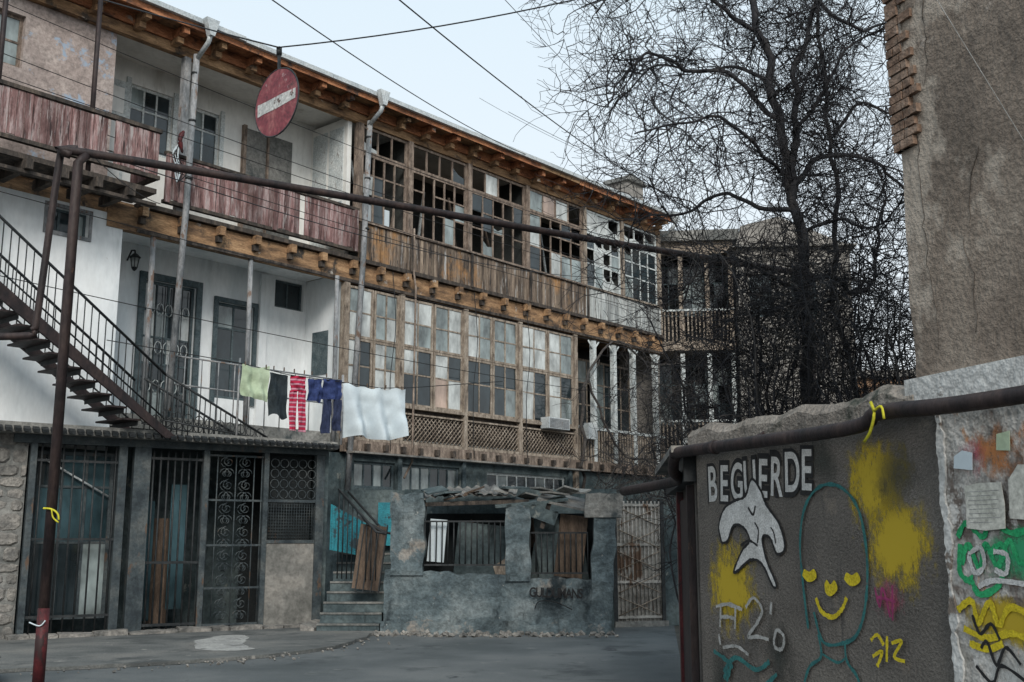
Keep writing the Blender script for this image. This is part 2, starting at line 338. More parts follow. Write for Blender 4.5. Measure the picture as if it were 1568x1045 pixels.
window(H,"lower_left_window",-7.32,-6.54,7.05,7.5,.12,3,1,'framed',['glassd','glassm'],outer=.04)
for a,b,c,d_ in ((-7.38,-7.32,6.98,7.56),(-6.54,-6.48,6.98,7.56),(-7.32,-6.54,7.5,7.56),(-7.32,-6.54,6.98,7.05)): H.box("small_window_trim",'post',a,b,-.02,-.001,c,d_)
H.box("lower_return_wall",'white',-6.1,-5.875,.281,1.4,3.2,7.62)
wall(H,"lower_recess_wall",'white',-6.1,-.42,3.92,7.56,1.401,1.6,[(-4.55,-3.35,4.0,6.88),(-2.80,-1.88,4.6,6.70),(-1.31,-.50,6.83,7.48)])
H.box("door_surround",'framed',-4.68,-4.55,1.34,1.40,4.0,7.02); H.box("door_surround",'framed',-3.35,-3.22,1.34,1.40,4.0,7.02)
H.box("door_surround",'framed',-4.55,-3.35,1.34,1.40,6.88,7.02)
window(H,"lower_glazed_door",-4.55,-3.35,4.0,6.88,1.46,4,5,'framed',['glassd','glassm','glassd','glassp'])
for i in range(6):
    x=-4.45+i*.2
    H.tube("door_grille",'iron',[(x,1.43,4.1),(x,1.43,6.8)],.010,4)
for z in (4.7,5.5,6.3):
    for i in range(5):
        x=-4.35+i*.2
        H.tube("door_grille",'frameW',[(x+.08*math.cos(t),1.43,z+.13*math.sin(t)) for t in [k*math.pi/5 for k in range(10)]],.010,4,True)
H.box("window_surround",'framed',-2.9,-2.80,1.35,1.40,4.5,6.8); H.box("window_surround",'framed',-1.88,-1.78,1.35,1.40,4.5,6.8)
H.box("window_surround",'framed',-2.8,-1.88,1.35,1.40,6.70,6.8)
window(H,"lower_window",-2.80,-1.88,4.6,6.70,1.46,2,3,'framed',['glassd','glassm','glassd'],rowz=[0,.4,.75,1])
window(H,"lower_vent_window",-1.31,-.50,6.83,7.48,1.48,2,1,'framed',['glassd'],outer=.05)
H.box("inner_pilaster",'white',-1.75,-1.55,1.32,1.399,3.92,7.5)
H.box("lower_partition",'white',-.42,-.28,.15,1.6,3.92,7.56)
H.box("partition_hatch",'framed',-.445,-.425,.55,1.1,5.3,6.3)
lx=-4.97
H.tube("wall_lantern",'iron',[(lx,1.40,7.18),(lx,1.25,7.36),(lx,1.12,7.34),(lx,1.10,7.26)],.018,5)
H.tube("wall_lantern",'iron',[(lx,1.1,7.28),(lx,1.1,7.26),(lx,1.1,7.19),(lx,1.1,7.18)],[.02,.05,.12,.11],6)
H.tube("wall_lantern",'glassp',[(lx,1.1,7.175),(lx,1.1,6.99)],[.085,.055],6)
H.tube("wall_lantern",'iron',[(lx,1.1,6.988),(lx,1.1,6.95),(lx,1.1,6.91)],[.06,.05,.015],6)
for k in range(6):
    a=k*math.pi/3; H.tube("wall_lantern",'iron',[(lx+.095*math.cos(a),1.1+.095*math.sin(a),7.18),(lx+.06*math.cos(a),1.1+.06*math.sin(a),6.98)],.009,4)
# --- eave
H.box("eave_beam",'beam',-13,12.5,-.04,.11,11.22,11.42)
for i in range(26):
    x0=-13+i
    if x0+1<=12.6: H.box("eave_fascia",'rafter',x0+.004,min(x0+.996,12.5),-.10+R.uniform(0,.01),-.045,11.42+R.uniform(-.01,.01),11.66)
x=-12.9
while x<12.5:
    z=R.uniform(-.015,.012)
    H.box("rafter_ends",'rafter' if R.random()<.6 else 'beam',x,x+.12,-.52+R.uniform(0,.05),-.102,11.47+z,11.64+z)
    H.box("rafter_brackets",'beam',x-.01,x+.13,-.30,-.042,11.34+z,11.455+z)
    x+=.86+R.uniform(-.03,.03)
x=-13
while x<12.6:
    e=min(x+.5,12.7); H.box("eave_boards",'rafter' if R.random()<.6 else 'beam',x,e-.01,-.56,2,11.67,11.69); x+=.5
x=-13
while x<12.6:
    e=min(x+R.uniform(1.2,2.4),12.7); dz=R.uniform(-.012,.012); H.box("eave_drip_board",'rafter' if R.random()<.6 else 'beam',x,e-.008,-.585,-.562,11.57+dz,11.70); x=e
H.add("roof_sheet",'roof',[(-13,-.6,11.74),(12.75,-.6,11.74),(12.75,5,12.6),(-13,5,12.6),(-13,9.3,11.8),(12.75,9.3,11.8)],[(0,1,2,3),(3,2,5,4)])
x=-13
while x<12.7:
    e=min(x+2.3,12.75); dz=R.uniform(-.012,.012); H.box("gutter",'metal',x,e-.01,-.68,-.588,11.69+dz,11.79+dz); x=e
for s0 in (-4.70,-.10,12.3):
    H.prism("downpipe_heads",'metal',[(s0-.15,11.80),(s0+.15,11.80),(s0+.05,11.45),(s0-.05,11.45)],-.84,-.70)
    H.tube("downpipe_swan_neck",'metal',[(s0,-.76,11.5),(s0,-.70,11.35),(s0,-.3,11.1)],.05,8)
H.box("balcony_rail",'darkwood',-5.15,-.2,-.16,-.06,9.03,9.09)
planks(H,"balcony_boards",'redboard',-5.1,-.2,-.13,8.12,9.02,miss=.02)
H.box("balcony_bottom_rail",'darkwood',-5.15,-.2,-.16,-.06,8.04,8.11)
for x in (-5.1,-2.55,-.3): H.box("balcony_posts",'redboard',x-.05,x+.05,-.20,-.145,8.05,9.02)
H.box("balcony_edge",'darkwood',-5.6,12.5,-.12,.13,7.86,7.95)
H.box("balcony_beam",'beam',-6.2,12.5,-.02,.13,7.36,7.84)
x=-5.6
while x<12.4:
    H.prism("balcony_brackets",'beam',[(x,7.84),(x+.13,7.84),(x+.13,7.66),(x,7.66)],-.22+R.uniform(0,.03),-.022)
    H.box("balcony_bracket_feet",'darkwood',x+.01,x+.12,-.12,-.022,7.53,7.655)
    x+=.86+R.uniform(-.04,.04)
H.box("beam_strip",'darkwood',-5.6,12.5,-.05,-.022,7.36,7.43)
H.box("side_balcony_floor",'darkwood',-13,-5.8,-1.0,-.13,7.86,7.95)
planks(H,"side_balcony_boards",'redboard',-12.9,-5.82,-1.03,8.2,9.0,miss=.02)
planks(H,"side_balcony_boards",'redboard',-1.0,-.1,-5.84,8.2,9.0,axis='y')
for z in (8.12,9.02): 
    H.box("side_balcony_rail",'darkwood',-13,-5.78,-1.06,-.96,z,z+.07); H.box("side_balcony_rail",'darkwood',-5.86,-5.79,-.955,-.1,z,z+.07)
x=-12.6
while x<-5.8:
    H.box("side_balcony_joists",'darkwood',x,x+.12,-1.12,-.025,7.68,7.855); x+=.62
H.box("side_balcony_edge",'darkwood',-13,-5.8,-1.02,-.9,7.62,7.677)
for x in (-7.1,-8.75,-10.5): H.tube("side_balcony_posts",'rust',[(x,-.93,7.9),(x,-.93,11.7)],.045,7)
H.box("timber_post",'post',-4.80,-4.66,-.05,.09,7.95,11.22)
H.tube("downpipe",'post',[(-4.70,-.30,11.2),(-4.72,-.26,8.0),(-4.85,-.24,4.0)],.065,8)
H.tube("slim_post",'post',[(-5.2,.02,4.0),(-5.22,.02,7.4)],.055,8)
H.tube("slim_post",'post',[(-2.93,.02,3.9),(-2.97,.02,7.4)],.05,8)
H.tube("slim_post",'post',[(-.75,-.12,3.6),(-.77,-.12,7.4)],.05,8)
H.tube("downpipe",'post',[(-.08,-.30,11.2),(-.15,-.26,7.8),(-.45,-.26,2.2)],.065,8)
for z in (8.6,9.8,10.8): 
    H.tube("pipe_brackets",'iron',[(-4.71,-.285,z-.02),(-4.71,-.285,z+.02)],.075,8); H.tube("pipe_brackets",'iron',[(-.10,-.285,z-.02),(-.10,-.285,z+.02)],.075,8)
for i in range(7):
    H.tube("cable_bundle",'wire' if i%2 else 'csheet',smooth([(-4.95+R.gauss(0,.05),-.28,9.3),(-5.05+R.gauss(0,.06),-.32,9.0),(-4.9+R.gauss(0,.08),-.30,8.7),(-4.98,-.3,8.45)],5),.012,4)
H.tube("red_rag",'redpaint',smooth([(-4.92,-.34,9.5),(-5.0,-.36,9.3),(-4.92,-.35,9.05)],5),[.03,.035,.05,.05,.045,.05,.05,.045,.03,.03,.01],6)
for z in (5.1,4.55): H.tube("walkway_rail",'post',[(-4.8,-.05,z),(-.5,-.05,z-.02)],.018,5)
for i in range(12): H.tube("walkway_rail",'post',[(-4.8+i*.38,-.05,3.9),(-4.8+i*.38,-.05,5.1)],.012,5)
# --- upper glazed gallery
ucols=[-.12,1.49,3.60,5.92,8.50,10.4,12.4]
VO=None
for i,(a,b) in enumerate(zip(ucols,ucols[1:])):
    H.box("upper_gallery_posts",'frame' if i<4 else 'frame2',a-.075,a+.075,-.06,.10,8.86,11.22)
    x0,x1=a+.08,b-.08
    fm='frame' if i<4 else 'frameW'
    if i==0: n,pl,pt=4,[VO,VO,VO,'glassd','glassp'],[VO,VO,VO,'glassp']
    elif i==1: n,pl,pt=5,[VO,VO,VO,VO,VO,VO,VO,'glassm'],[VO,VO,VO,'glassd']
    elif i==2: n,pl,pt=5,[VO,VO,VO,'glassd',VO,'glassm'],[VO,VO,'glassp','glassm']
    elif i==3: n,pl,pt=5,['glassd','glassm',VO,VO,'glassp'],['glassp','glassm','glasso',VO]
    else: n,pl,pt=4,['glassm','glassp','glassd','glassd'],['glassp','glassp','glassm']
    window(H,"upper_gallery_transom",x0,x1,10.55,11.2,0,max(3,n-1),1,fm,pt,tilt=.05)
    window(H,"upper_gallery_sash",x0,x1,8.86,10.54,0,n,3,fm,pl,rowz=[0,.42,.72,1],tilt=.06,lose=.18 if i<3 else 0)
    if i<4: planks(H,"gallery_apron",'brnboard',a-.06,b-.06,-.10,7.90,8.79,w=.12,miss=.02,jit=.03)
    else: planks(H,"gallery_apron_pale",'greyboard',a-.06,b-.06,-.10,7.90,8.79,w=.12)
    H.box("gallery_sill",'frame' if i<4 else 'frame2',a-.07,b-.08,-.15,.12,8.80,8.855)
    if i<5: H.box("apron_batten",'darkwood',a-.03,a+.05,-.145,-.115,7.92,8.79)
H.box("upper_gallery_posts",'frame2',12.34,12.5,-.06,.10,7.9,11.22)
H.box("loose_cloth",'csheet',.1,.95,.10,.12,8.95,9.35)
for i in range(14):
    s=R.uniform(.3,8.0)
    H.rbox("leaning_sash",R.choice(['frame','frame2','frameW','frame']),(s,.5+R.random()*.8,9.6),(.06,.04,2.0),(R.uniform(-.2,.2),R.uniform(-.4,.4),0))
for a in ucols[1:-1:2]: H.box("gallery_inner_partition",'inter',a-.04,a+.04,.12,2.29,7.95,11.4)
# --- lower glazed gallery
lcols=[-.40,1.30,3.50,5.60,8.0]
for i,(a,b) in enumerate(zip(lcols,lcols[1:])):
    H.box("lower_gallery_posts",'frame2',a-.07,a+.07,-.06,.10,3.8,7.34)
    x0,x1=a+.075,b-.075
    mid=(x0+x1)/2
    for p,q in ((x0,mid-.02),(mid+.02,x1)):
        warm=['glasso'] if i==1 else []
        window(H,"lower_gallery_window",p,q,6.12,7.30,0,2,2,'frame2',['glassp','glassp','glassp','glassm','glassm']+warm,bar=.035,outer=.055,tilt=.03,coh=.65)
        window(H,"lower_gallery_window",p,q,4.72,6.11,0,2,2,'frame2',['glassp','glassp','glassm','glassm','glassp','glassd']+warm,bar=.035,outer=.055,rowz=[0,.55,1],tilt=.03,coh=.65)
    H.box("lower_gallery_sill",'frame2',x0,x1,-.10,.10,4.64,4.715)
    H.box("lattice_back",'darkwood',x0,x1,.06,.08,3.84,4.64)
    H.box("lattice_rail",'frame2',x0,x1,-.06,.05,3.80,3.87)
    H.box("lattice_rail",'frame2',x0,x1,-.05,.05,4.50,4.54)
    st=.13; hh=.63
    xx=x0-hh
    while xx<x1:
        for sgn in (1,-1):
            p0=max(xx,x0); p1=min(xx+hh,x1)
            if p1-p0>.05 and R.random()>.03:
                t0=(p0-xx); t1=(p1-xx)
                z0=3.87+(t0 if sgn>0 else hh-t0); z1=3.87+(t1 if sgn>0 else hh-t1)
                yy=-.012 if sgn>0 else .006
                H.tube("lattice",'frame2',[(p0,yy,z0),(p1,yy,z1)],.013,4)
        xx+=st
H.box("lower_gallery_posts",'frame2',7.93,8.07,-.06,.10,0,7.34)
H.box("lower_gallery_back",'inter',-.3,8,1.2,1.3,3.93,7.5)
x=-.4
H.box("lower_beam",'frame',-.45,12.5,-.12,.0,3.52,3.79)
while x<12.4:
    H.box("lower_joist_ends",'darkwood',x,x+.1,-.22,-.122,3.58,3.72); x+=.55
H.box("lower_ledge",'roof',-.45,8.0,-.5,-.222,3.47,3.51)
wall(H,"basement_wall",'basewall',-13,12.5,0,3.5,.05,.35,[(.0,1.25,2.75,3.35),(1.45,3.4,2.65,3.35),(4.4,7.6,2.75,3.3)])
window(H,"basement_window",0,1.25,2.75,3.35,.1,4,1,'framed',['glassm','glassd','glassm'])
window(H,"basement_window",1.45,3.4,2.65,3.35,.1,6,1,'framed',['glassm','glassd','glassm'])
window(H,"basement_window",4.4,7.6,2.75,3.3,.1,8,1,'frameW',['glassd','glassm','glassd'])
for s0 in (-.2,1.35,3.5,7.75): H.box("basement_piers",'framed',s0-.06,s0+.06,-.02,.049,1.5,3.5)
for x in (8.9,9.9,10.9,12.1):
    H.box("open_gallery_posts",'frameW',x-.07,x+.07,-.05,.09,3.8,7.3)
    H.tube("open_gallery_braces",'frameW',[(x,0,7.0),(x+.25,0,7.28)],.03,4)
    H.tube("open_gallery_braces",'frameW',[(x,0,7.0),(x-.25,0,7.28)],.03,4)
H.box("open_gallery_rail",'frameW',8.1,12.5,-.05,.03,4.70,4.78)
x=8.15
while x<12.4: H.box("open_gallery_balusters",'frame2',x,x+.05,-.03,.0,3.8,4.7); x+=.13
window(H,"open_gallery_window",8.2,12.3,4.9,7.0,1.1,9,3,'frame2',['glassd','glassm','glassd',None])
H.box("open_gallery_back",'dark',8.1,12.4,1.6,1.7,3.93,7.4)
H.box("air_vent_box",'metal',6.4,7.3,-.35,-.07,4.55,4.85)
for i in range(7): H.box("air_vent_louvres",'post',6.44,7.26,-.362,-.351,4.58+i*.036,4.60+i*.036)
H.box("junction_box",'metal',8.3,8.7,-.25,-.07,4.4,4.85)
H.box("chimney",'farpl',11.5,12.4,.5,1.3,11.8,12.95)
H.prism("chimney_cap",'concrete',[(11.4,12.95),(12.5,12.95),(12.45,13.03),(11.7,13.2),(11.45,13.1)],.4,1.4)
def sag(a,b,d,n=14):
    a=Vector(a);b=Vector(b)
    return [a.lerp(b,i/n)-Vector((0,0,d*4*(i/n)*(1-i/n))) for i in range(n+1)]
for z,dz in ((8.6,.15),(8.9,.2),(10.6,.3),(7.3,.1),(5.9,.2),(9.7,.25),(9.3,.1)):
    H.tube("facade_cables",'wire',sag((-9,-.75,z),(12.4,-.4,z-.1),dz),.008,4)
H.tube("facade_downpipe",'frame',[(1.55,-.14,9.0),(1.56,-.14,7.9),(1.52,-.26,7.5),(1.55,-.2,3.4),(1.3,-.2,3.0)],.025,6)
for s0 in (3.7,5.75,.9): H.tube("hanging_cables",'wire',smooth([(s0,-.12,7.8),(s0+.05,-.2,6.5),(s0-.05,-.16,5.2),(s0+.02,-.14,3.6)],5),.012,4)
H.done()

# ------------------------------------------------------------------ deck with gates
GD = G("gated_deck_garage", (-8.0,18.0,0), math.atan2(2.8,4.5))
GD.add("deck_slab",'concrete',[(-3,-.35,3.36),(5.3,-.35,3.30),(5.6,2.0,3.34),(-3,2.6,3.40),(-3,-.35,3.55),(5.3,-.35,3.44),(5.6,2.0,3.44),(-3,2.6,3.55)],
       [(0,3,2,1),(4,5,6,7),(0,1,5,4),(1,2,6,5),(2,3,7,6),(3,0,4,7)])
n=60
for i in range(n):
    x=-3+8.3*i/n
    GD.rbox("deck_corrugated_edge",'iron',(x+.07,-.42,3.42-.0011*i),(.10,.16,.05),(.35,R.uniform(-.1,.1),0))
GD.box("lintel",'irong',-.3,5.2,-.12,.05,3.20,3.34)
for x,w in ((.02,.10),(1.45,.14),(1.78,.28),(2.9,.10),(4.02,.09),(5.08,.16)):
    GD.box("gate_posts",'irong',x-w/2,x+w/2,-.10,.06,0.02,3.20)
for x in [0.15+.17*i for i in range(8)]: GD.tube("gate_bars",'iron',[(x,-.05,.1),(x,-.05,3.2)],.016,5)
for z in (.35,1.6,2.9): GD.box("gate_rails",'iron',.07,1.38,-.065,-.035,z,z+.04)
window(GD,"teal_glazing",.1,1.38,.3,3.1,.25,3,3,'irong',['glassb','glassb','glassm','glassd'],rowz=[0,.45,.8,1])
GD.tube("diagonal_bar",'metal',[(.25,.2,2.95),(1.3,.2,2.35)],.02,5)
for x in [1.98+.125*i for i in range(8)]: GD.tube("gate_bars",'iron',[(x,-.05,.05),(x,-.05,3.15)],.018,5)
for z in (.15,1.2,3.0): GD.box("gate_rails",'iron',1.9,2.9,-.07,-.03,z,z+.045)
GD.box("hanging_panel",'glassb',2.45,2.75,.45,.5,.4,2.6)
GD.box("inner_door",'glassb',2.0,2.2,.6,.65,.2,2.3)
GD.box("inner_plank_panel",'plankp',2.2,2.6,.9,.95,.1,2.0)
for x in (2.97,3.12,3.46,3.80,3.95): GD.tube("scroll_grille",'irong',[(x,-.04,.1),(x,-.04,3.15)],.012,5)
for z in (.12,.75,1.5,2.3,3.1): GD.box("scroll_grille",'irong',2.95,3.97,-.055,-.03,z,z+.035)
for cx in (3.29,3.63):
    z=.28; q_=0
    while z<3.05:
        for sg in (1,-1):
            pts=[]
            for k in range(16):
                t=k/15; rr=.10*(1-.75*t); an=sg*(t*4.4*math.pi/1.6)+ (0 if sg>0 else math.pi)+(1.57 if q_%2 else 0)
                pts.append((cx+rr*math.cos(an)+sg*.03,-.05,z+rr*math.sin(an)))
            GD.tube("scroll_grille",'irong',pts,.009,4)
        z+=.21; q_+=1
GD.box("steel_door",'rustpanel',4.08,5.0,-.06,-.02,.08,1.55)
GD.box("steel_door_frame",'irong',4.07,5.0,-.075,-.0,1.551,1.61); GD.box("steel_door_frame",'irong',4.07,5.0,-.075,0,2.3,2.35)
for i in range(18): GD.tube("door_mesh",'irong',[(4.1+i*.05,-.04,1.6),(4.1+i*.05,-.04,2.3)],.005,4)
for i in range(12): GD.tube("door_mesh",'irong',[(4.08,-.035,1.66+i*.055),(5.0,-.035,1.66+i*.055)],.005,4)
for i in range(5):
    for j in range(4):
        cx=4.2+i*.18; cz=2.45+j*.19
        GD.tube("door_scrolls",'irong',[(cx+.08*math.cos(t),-.04,cz+.08*math.sin(t)) for t in [k*math.pi/6 for k in range(12)]],.009,4,True)
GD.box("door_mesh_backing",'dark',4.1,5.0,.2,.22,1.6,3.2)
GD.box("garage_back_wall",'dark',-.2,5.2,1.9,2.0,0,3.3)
GD.box("garage_side_wall",'basewall',5.16,5.3,.06,2.0,0,3.3)
x=-.2
while x<5.3:
    w=R.uniform(.2,.6); GD.rbox("threshold_stones",'stone',(x+w/2,-.2,.03),(w-.02,.35,R.uniform(.12,.2)),(R.uniform(-.05,.05),R.uniform(-.05,.05),R.uniform(-.1,.1))); x+=w
GD.done()

SP = G("rubble_stone_wall", (-8.0,18.0,0), math.atan2(2.8,4.5))
z=0
while z<3.2:
    h=R.uniform(.14,.34)
    x=-3.0
    while x<-.08:
        w=R.uniform(.16,.55); e=min(x+w,-.05)
        cx,cz=(x+e)/2,z+h/2; hw,hh=(e-x)/2-.010,h/2-.008
        ring=[(-1,-.6),(-.6,-1),(.6,-1),(1,-.5),(1,.6),(.55,1),(-.5,1),(-1,.55)]
        P1=[(cx+a*hw*R.uniform(.88,1.04),cz+b*hh*R.uniform(.88,1.04)) for a,b in ring]
        yd=R.uniform(-.01,.03)
        vs=[(cx+(a-cx)*.8,yd-.01,cz+(b-cz)*.8) for a,b in P1]+[(a,yd+.02,b) for a,b in P1]+[(a,yd+.2,b) for a,b in P1]
        fs=[tuple(range(8))]+[(i,8+i,8+(i+1)%8,(i+1)%8) for i in range(8)]+[(8+i,16+i,16+(i+1)%8,8+(i+1)%8) for i in range(8)]
        SP.add("stones",'stone',vs,fs,False); x=e
    z+=h
SP.box("mortar_core",'concrete',-3,-.06,.025,.3,0,3.36)
SP.done()

# ------------------------------------------------------------------ external stair
ST = G("iron_staircase", (-3.48,24,0), A41)
s_bot,z_bot=-5.9,3.45; sl=.70
nst=20
for i in range(nst):
    z=z_bot+.19*(i+1); s=s_bot-.19*(i+1)/sl
    ST.box("treads",'rust',s-.30,s+.02,-1.55,-.62,z-.03,z)
    ST.box("risers",'iron',s-.005,s+.005,-1.5,-.66,z-.11,z-.032)
L_=nst*.19/sl
for y in (-1.62,-.60):
    ST.prism("stringers",'rust',[(s_bot+.2,z_bot-.1),(s_bot+.45,z_bot-.1),(s_bot-L_,z_bot+nst*.19+.1),(s_bot-L_,z_bot+nst*.19-.22)],y,y+.05)
    yy=y+.025
    ST.tube("handrail",'iron',[(s_bot+.15,yy,z_bot+1.0),(s_bot-L_,yy,z_bot+nst*.19+1.15)],.024,6)
    ST.tube("lower_rail",'iron',[(s_bot+.15,yy,z_bot+.25),(s_bot-L_,yy,z_bot+nst*.19+.30)],.016,5)
    for i in range(44):
        t=i/43; s=s_bot+.15-t*(L_+.15)
        ST.tube("balusters",'iron',[(s,yy,z_bot+t*nst*.19),(s,yy,z_bot+1.0+t*(nst*.19+.15))],.011,4)
for yy in (-1.6,-.9):
    ST.tube("lower_guard",'iron',[(s_bot+.15,yy,z_bot+1.0),(-3.55,yy,3.5)],.022,6)
    ST.tube("lower_guard",'iron',[(s_bot+.15,yy,z_bot+.2),(-3.55,yy,3.46)],.016,5)
    for i in range(20):
        t=i/20; s=s_bot+.2+t*2.2; ST.tube("lower_guard",'iron',[(s,yy,3.42),(s,yy,4.45-t*.95)],.012,4)
    for i in range(0,20,2):
        t=i/20; s=s_bot+.2+t*2.2; cz=3.75-t*.2
        ST.tube("guard_scrolls",'iron',[(s+.09*math.cos(a),yy,cz+.09*math.sin(a)) for a in [k*math.pi/5 for k in range(10)]],.010,4,True)
ST.done()

# ------------------------------------------------------------------ pit wall
PW = G("courtyard_wall", (-2.3,19.4,0), -.03)
def rough(g,part,mat,x0,x1,y0,y1,z0,ztop,amp=.03,res=.08,lean=0):
    nx=max(2,int((x1-x0)/res)); 
    zmax=max(ztop(x0),ztop(x1),ztop((x0+x1)/2)); nz=max(2,int((zmax-z0)/res))
    vs=[];fs=[]
    for side,yy in ((0,y0),(1,y1)):
        for j in range(nz+1):
            for i in range(nx+1):
                x=x0+(x1-x0)*i/nx; zt=ztop(x)+ noise.noise((x*4,3.1,0))*amp*1.5; z=z0+(zt-z0)*j/nz
                d=noise.noise((x*1.7,z*1.7,side*5))*amp+noise.noise((x*6,z*6,side*5))*amp*.5
                vs.append((x+lean*z+ (noise.noise((z*3,x,2))*amp*.8 if i in(0,nx) else 0),yy+d,z))
    o=(nx+1)*(nz+1)
    q=lambda i,j,s:s*o+j*(nx+1)+i
    for j in range(nz):
        for i in range(nx):
            fs.append((q(i,j,0),q(i+1,j,0),q(i+1,j+1,0),q(i,j+1,0))); fs.append((q(i+1,j,1),q(i,j,1),q(i,j+1,1),q(i+1,j+1,1)))
    for i in range(nx): fs.append((q(i,nz,0),q(i+1,nz,0),q(i+1,nz,1),q(i,nz,1)))
    for j in range(nz):
        fs.append((q(0,j,0),q(0,j+1,0),q(0,j+1,1),q(0,j,1))); fs.append((q(nx,j,0),q(nx,j,1),q(nx,j+1,1),q(nx,j+1,0)))
    g.add(part,mat,vs,fs,False)
rough(PW,"base_wall",'pit',.05,3.98,0,.28,0,lambda x:1.10-.05*x,.05)
rough(PW,"plinth",'pit',.02,4.0,-.10,.0,-.02,lambda x:.22+.10*noise.noise((x*2,1,1)),.06)
rough(PW,"left_pier",'pit',.15,.74,-.04,.30,1.0,lambda x:2.44,.06)
rough(PW,"middle_pier",'pit',2.18,2.62,-.05,.30,.9,lambda x:2.08+.05*x,.07)
rough(PW,"right_pier",'pit',3.62,4.02,-.06,.34,.0,lambda x:2.2,.07,lean=.06)
rough(PW,"right_block",'concrete',3.52,4.2,-.10,.3,2.0,lambda x:2.42,.05,lean=.03)
def rail(g,part,x0,x1,z0,z1,y,n,mat='iron'):
    g.box(part,mat,x0,x1,y-.012,y+.012,z0,z0+.03); g.box(part,mat,x0,x1,y-.012,y+.012,z1-.03,z1)
    for i in range(n+1):
        x=x0+(x1-x0)*i/n; g.tube(part,mat,[(x,y,z0),(x+R.uniform(-.01,.01),y,z1)],.013,4)
rail(PW,"left_railing",.74,2.2,1.16,1.95,.1,14); rail(PW,"right_railing",2.62,3.64,1.02,1.75,.1,10)
PW.rbox("rolled_tarp",'csheet',(.95,.3,1.6),(.3,.1,.75),(0,.08,0))
PW.rbox("inner_board",'plankp',(3.35,.35,1.5),(.5,.03,1.1),(0,.12,0))
PW.rbox("inner_board",'basewall',(2.95,.4,1.5),(.45,.03,1.2),(0,-.1,0))
PW.rbox("inner_sheet",'basewall',(1.7,.6,1.3),(.9,.03,1.2),(.1,.1,0))
for i in range(16): PW.rbox("stored_clutter",R.choice(['plankp','rustpanel','basewall','glassm','frame2']),(R.uniform(.9,3.5),R.uniform(.5,1.1),R.uniform(1.0,1.9)),(R.uniform(.05,.45),.05,R.uniform(.2,.9)),(R.uniform(-.2,.2),R.uniform(-.6,.6),R.uniform(-.4,.4)))
n=40
vs=[];fs=[]
for i in range(n+1):
    x=.62+1.75*i/n; z=2.36+.03*math.sin(i*1.55)+.05*noise.noise((x*2,0,0))+.05*(i/n)
    vs+= [(x,-.02+.06*noise.noise((x*4,1,1)),z),(x,1.9,z+.25)]
for i in range(n): fs.append((2*i,2*i+2,2*i+3,2*i+1))
PW.add("corrugated_canopy",'roof',vs,fs)
PW.rbox("canopy_beam",'darkwood',(1.6,.12,2.26),(2.0,.08,.07),(0,-.03,0))
PW.rbox("slanting_roof_sheet",'basewall',(2.6,.45,2.32),(1.3,1.0,.04),(.15,-.10,.1))
PW.rbox("slanting_roof_sheet",'roof',(3.3,.45,2.30),(1.0,1.0,.04),(.2,.22,-.1))
PW.rbox("canopy_prop",'darkwood',(2.9,.1,2.05),(.08,.08,.5),(0,.3,0))
PW.rbox("hanging_flap",'basewall',(2.85,.02,2.05),(.5,.03,.22),(0,.35,0))
for i in range(12): PW.rbox("roof_debris",R.choice(['roof','concrete','plankp','basewall']),(.9+i*.24,R.uniform(.1,.6),2.42+R.uniform(-.04,.12)),(R.uniform(.2,.6),.3,.03),(R.uniform(-.3,.3),R.uniform(-.3,.3),R.random()))
PW.box("pit_back_wall",'basewall',.1,4.3,2.2,2.3,0,2.6)
PW.box("pit_side_wall",'basewall',4.0,4.1,.35,2.2,0,2.2)
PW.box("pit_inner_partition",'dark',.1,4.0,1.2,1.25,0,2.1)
for i in range(150):
    x=R.uniform(-.1,4.1); s=R.uniform(.012,.08)
    PW.rbox("foot_rubble",'stone',(x,-.12-R.random()**2*.6,s*.3),(s*1.4,s,s*.8),(R.random(),R.random(),R.random()*3))
cu=bpy.data.curves.new("wall_tag","FONT"); cu.body="GULDUMANS"; cu.size=.23; cu.space_character=.85; cu.offset=.005; cu.materials.append(M['pblack'])
o=bpy.data.objects.new("wall_tag",cu); ROOT.objects.link(o); o.parent=PW.e; o.location=(2.60,-.085,.64); o.rotation_euler=(math.radians(90),.03,0); o.scale=(.74,1,1)
PW.tube("wall_tag_swoosh",'pblack',smooth([(2.7,-.06,.44),(2.78,-.07,.56),(3.05,-.07,.55),(3.35,-.06,.42)],6),.008,4)
PW.done()

CS = G("courtyard_steps", (-2.3,19.4,0), -.03)
for i in range(8):
    CS.box("steps",'basewall',-1.12,-.02,.0+i*.28,2.6,i*.17 if i else 0,(i+1)*.17)
    CS.box("nosings",'concrete',-1.12,-.02,-.02+i*.28,.02+i*.28,(i+1)*.17-.03,(i+1)*.17+.004)
rough(CS,"left_stone_edge",'stone',-1.38,-1.13,-.1,2.5,0,lambda x:.14,.05)
CS.rbox("pallet_panel",'plankp',(-.28,.45,1.30),(.5,.04,1.15),(0,.12,0))
for i in range(4): CS.rbox("pallet_slats",'iron',(-.46+i*.14,.42,1.28),(.02,.03,1.2),(0,.12,0))
CS.rbox("pallet_rail",'iron',(-.25,.40,1.88),(.62,.04,.04),(0,.5,0))
for k in range(22):
    x=-1.15+k*.033
    CS.rbox("turquoise_screen",'turq',(x,1.2+.012*(k%2),1.85-.012*k),(.034,.01,.85-.012*k),(0,0,.3 if k%2 else -.3))
for yy in (-.02,1.0):
    CS.tube("handrail",'iron',[(-1.02,yy+1.2,2.55),(-.1,yy+.0,1.75),(.05,yy,1.72)],.024,6)
for i in range(9): CS.tube("hand_rail_bars",'iron',[(-1.0+i*.11,1.15-i*.13,.9),(-1.0+i*.11,1.15-i*.13,2.5-i*.09)],.012,4)
CS.box("upper_wall",'basewall',-1.2,.2,2.6,2.8,0,2.6)
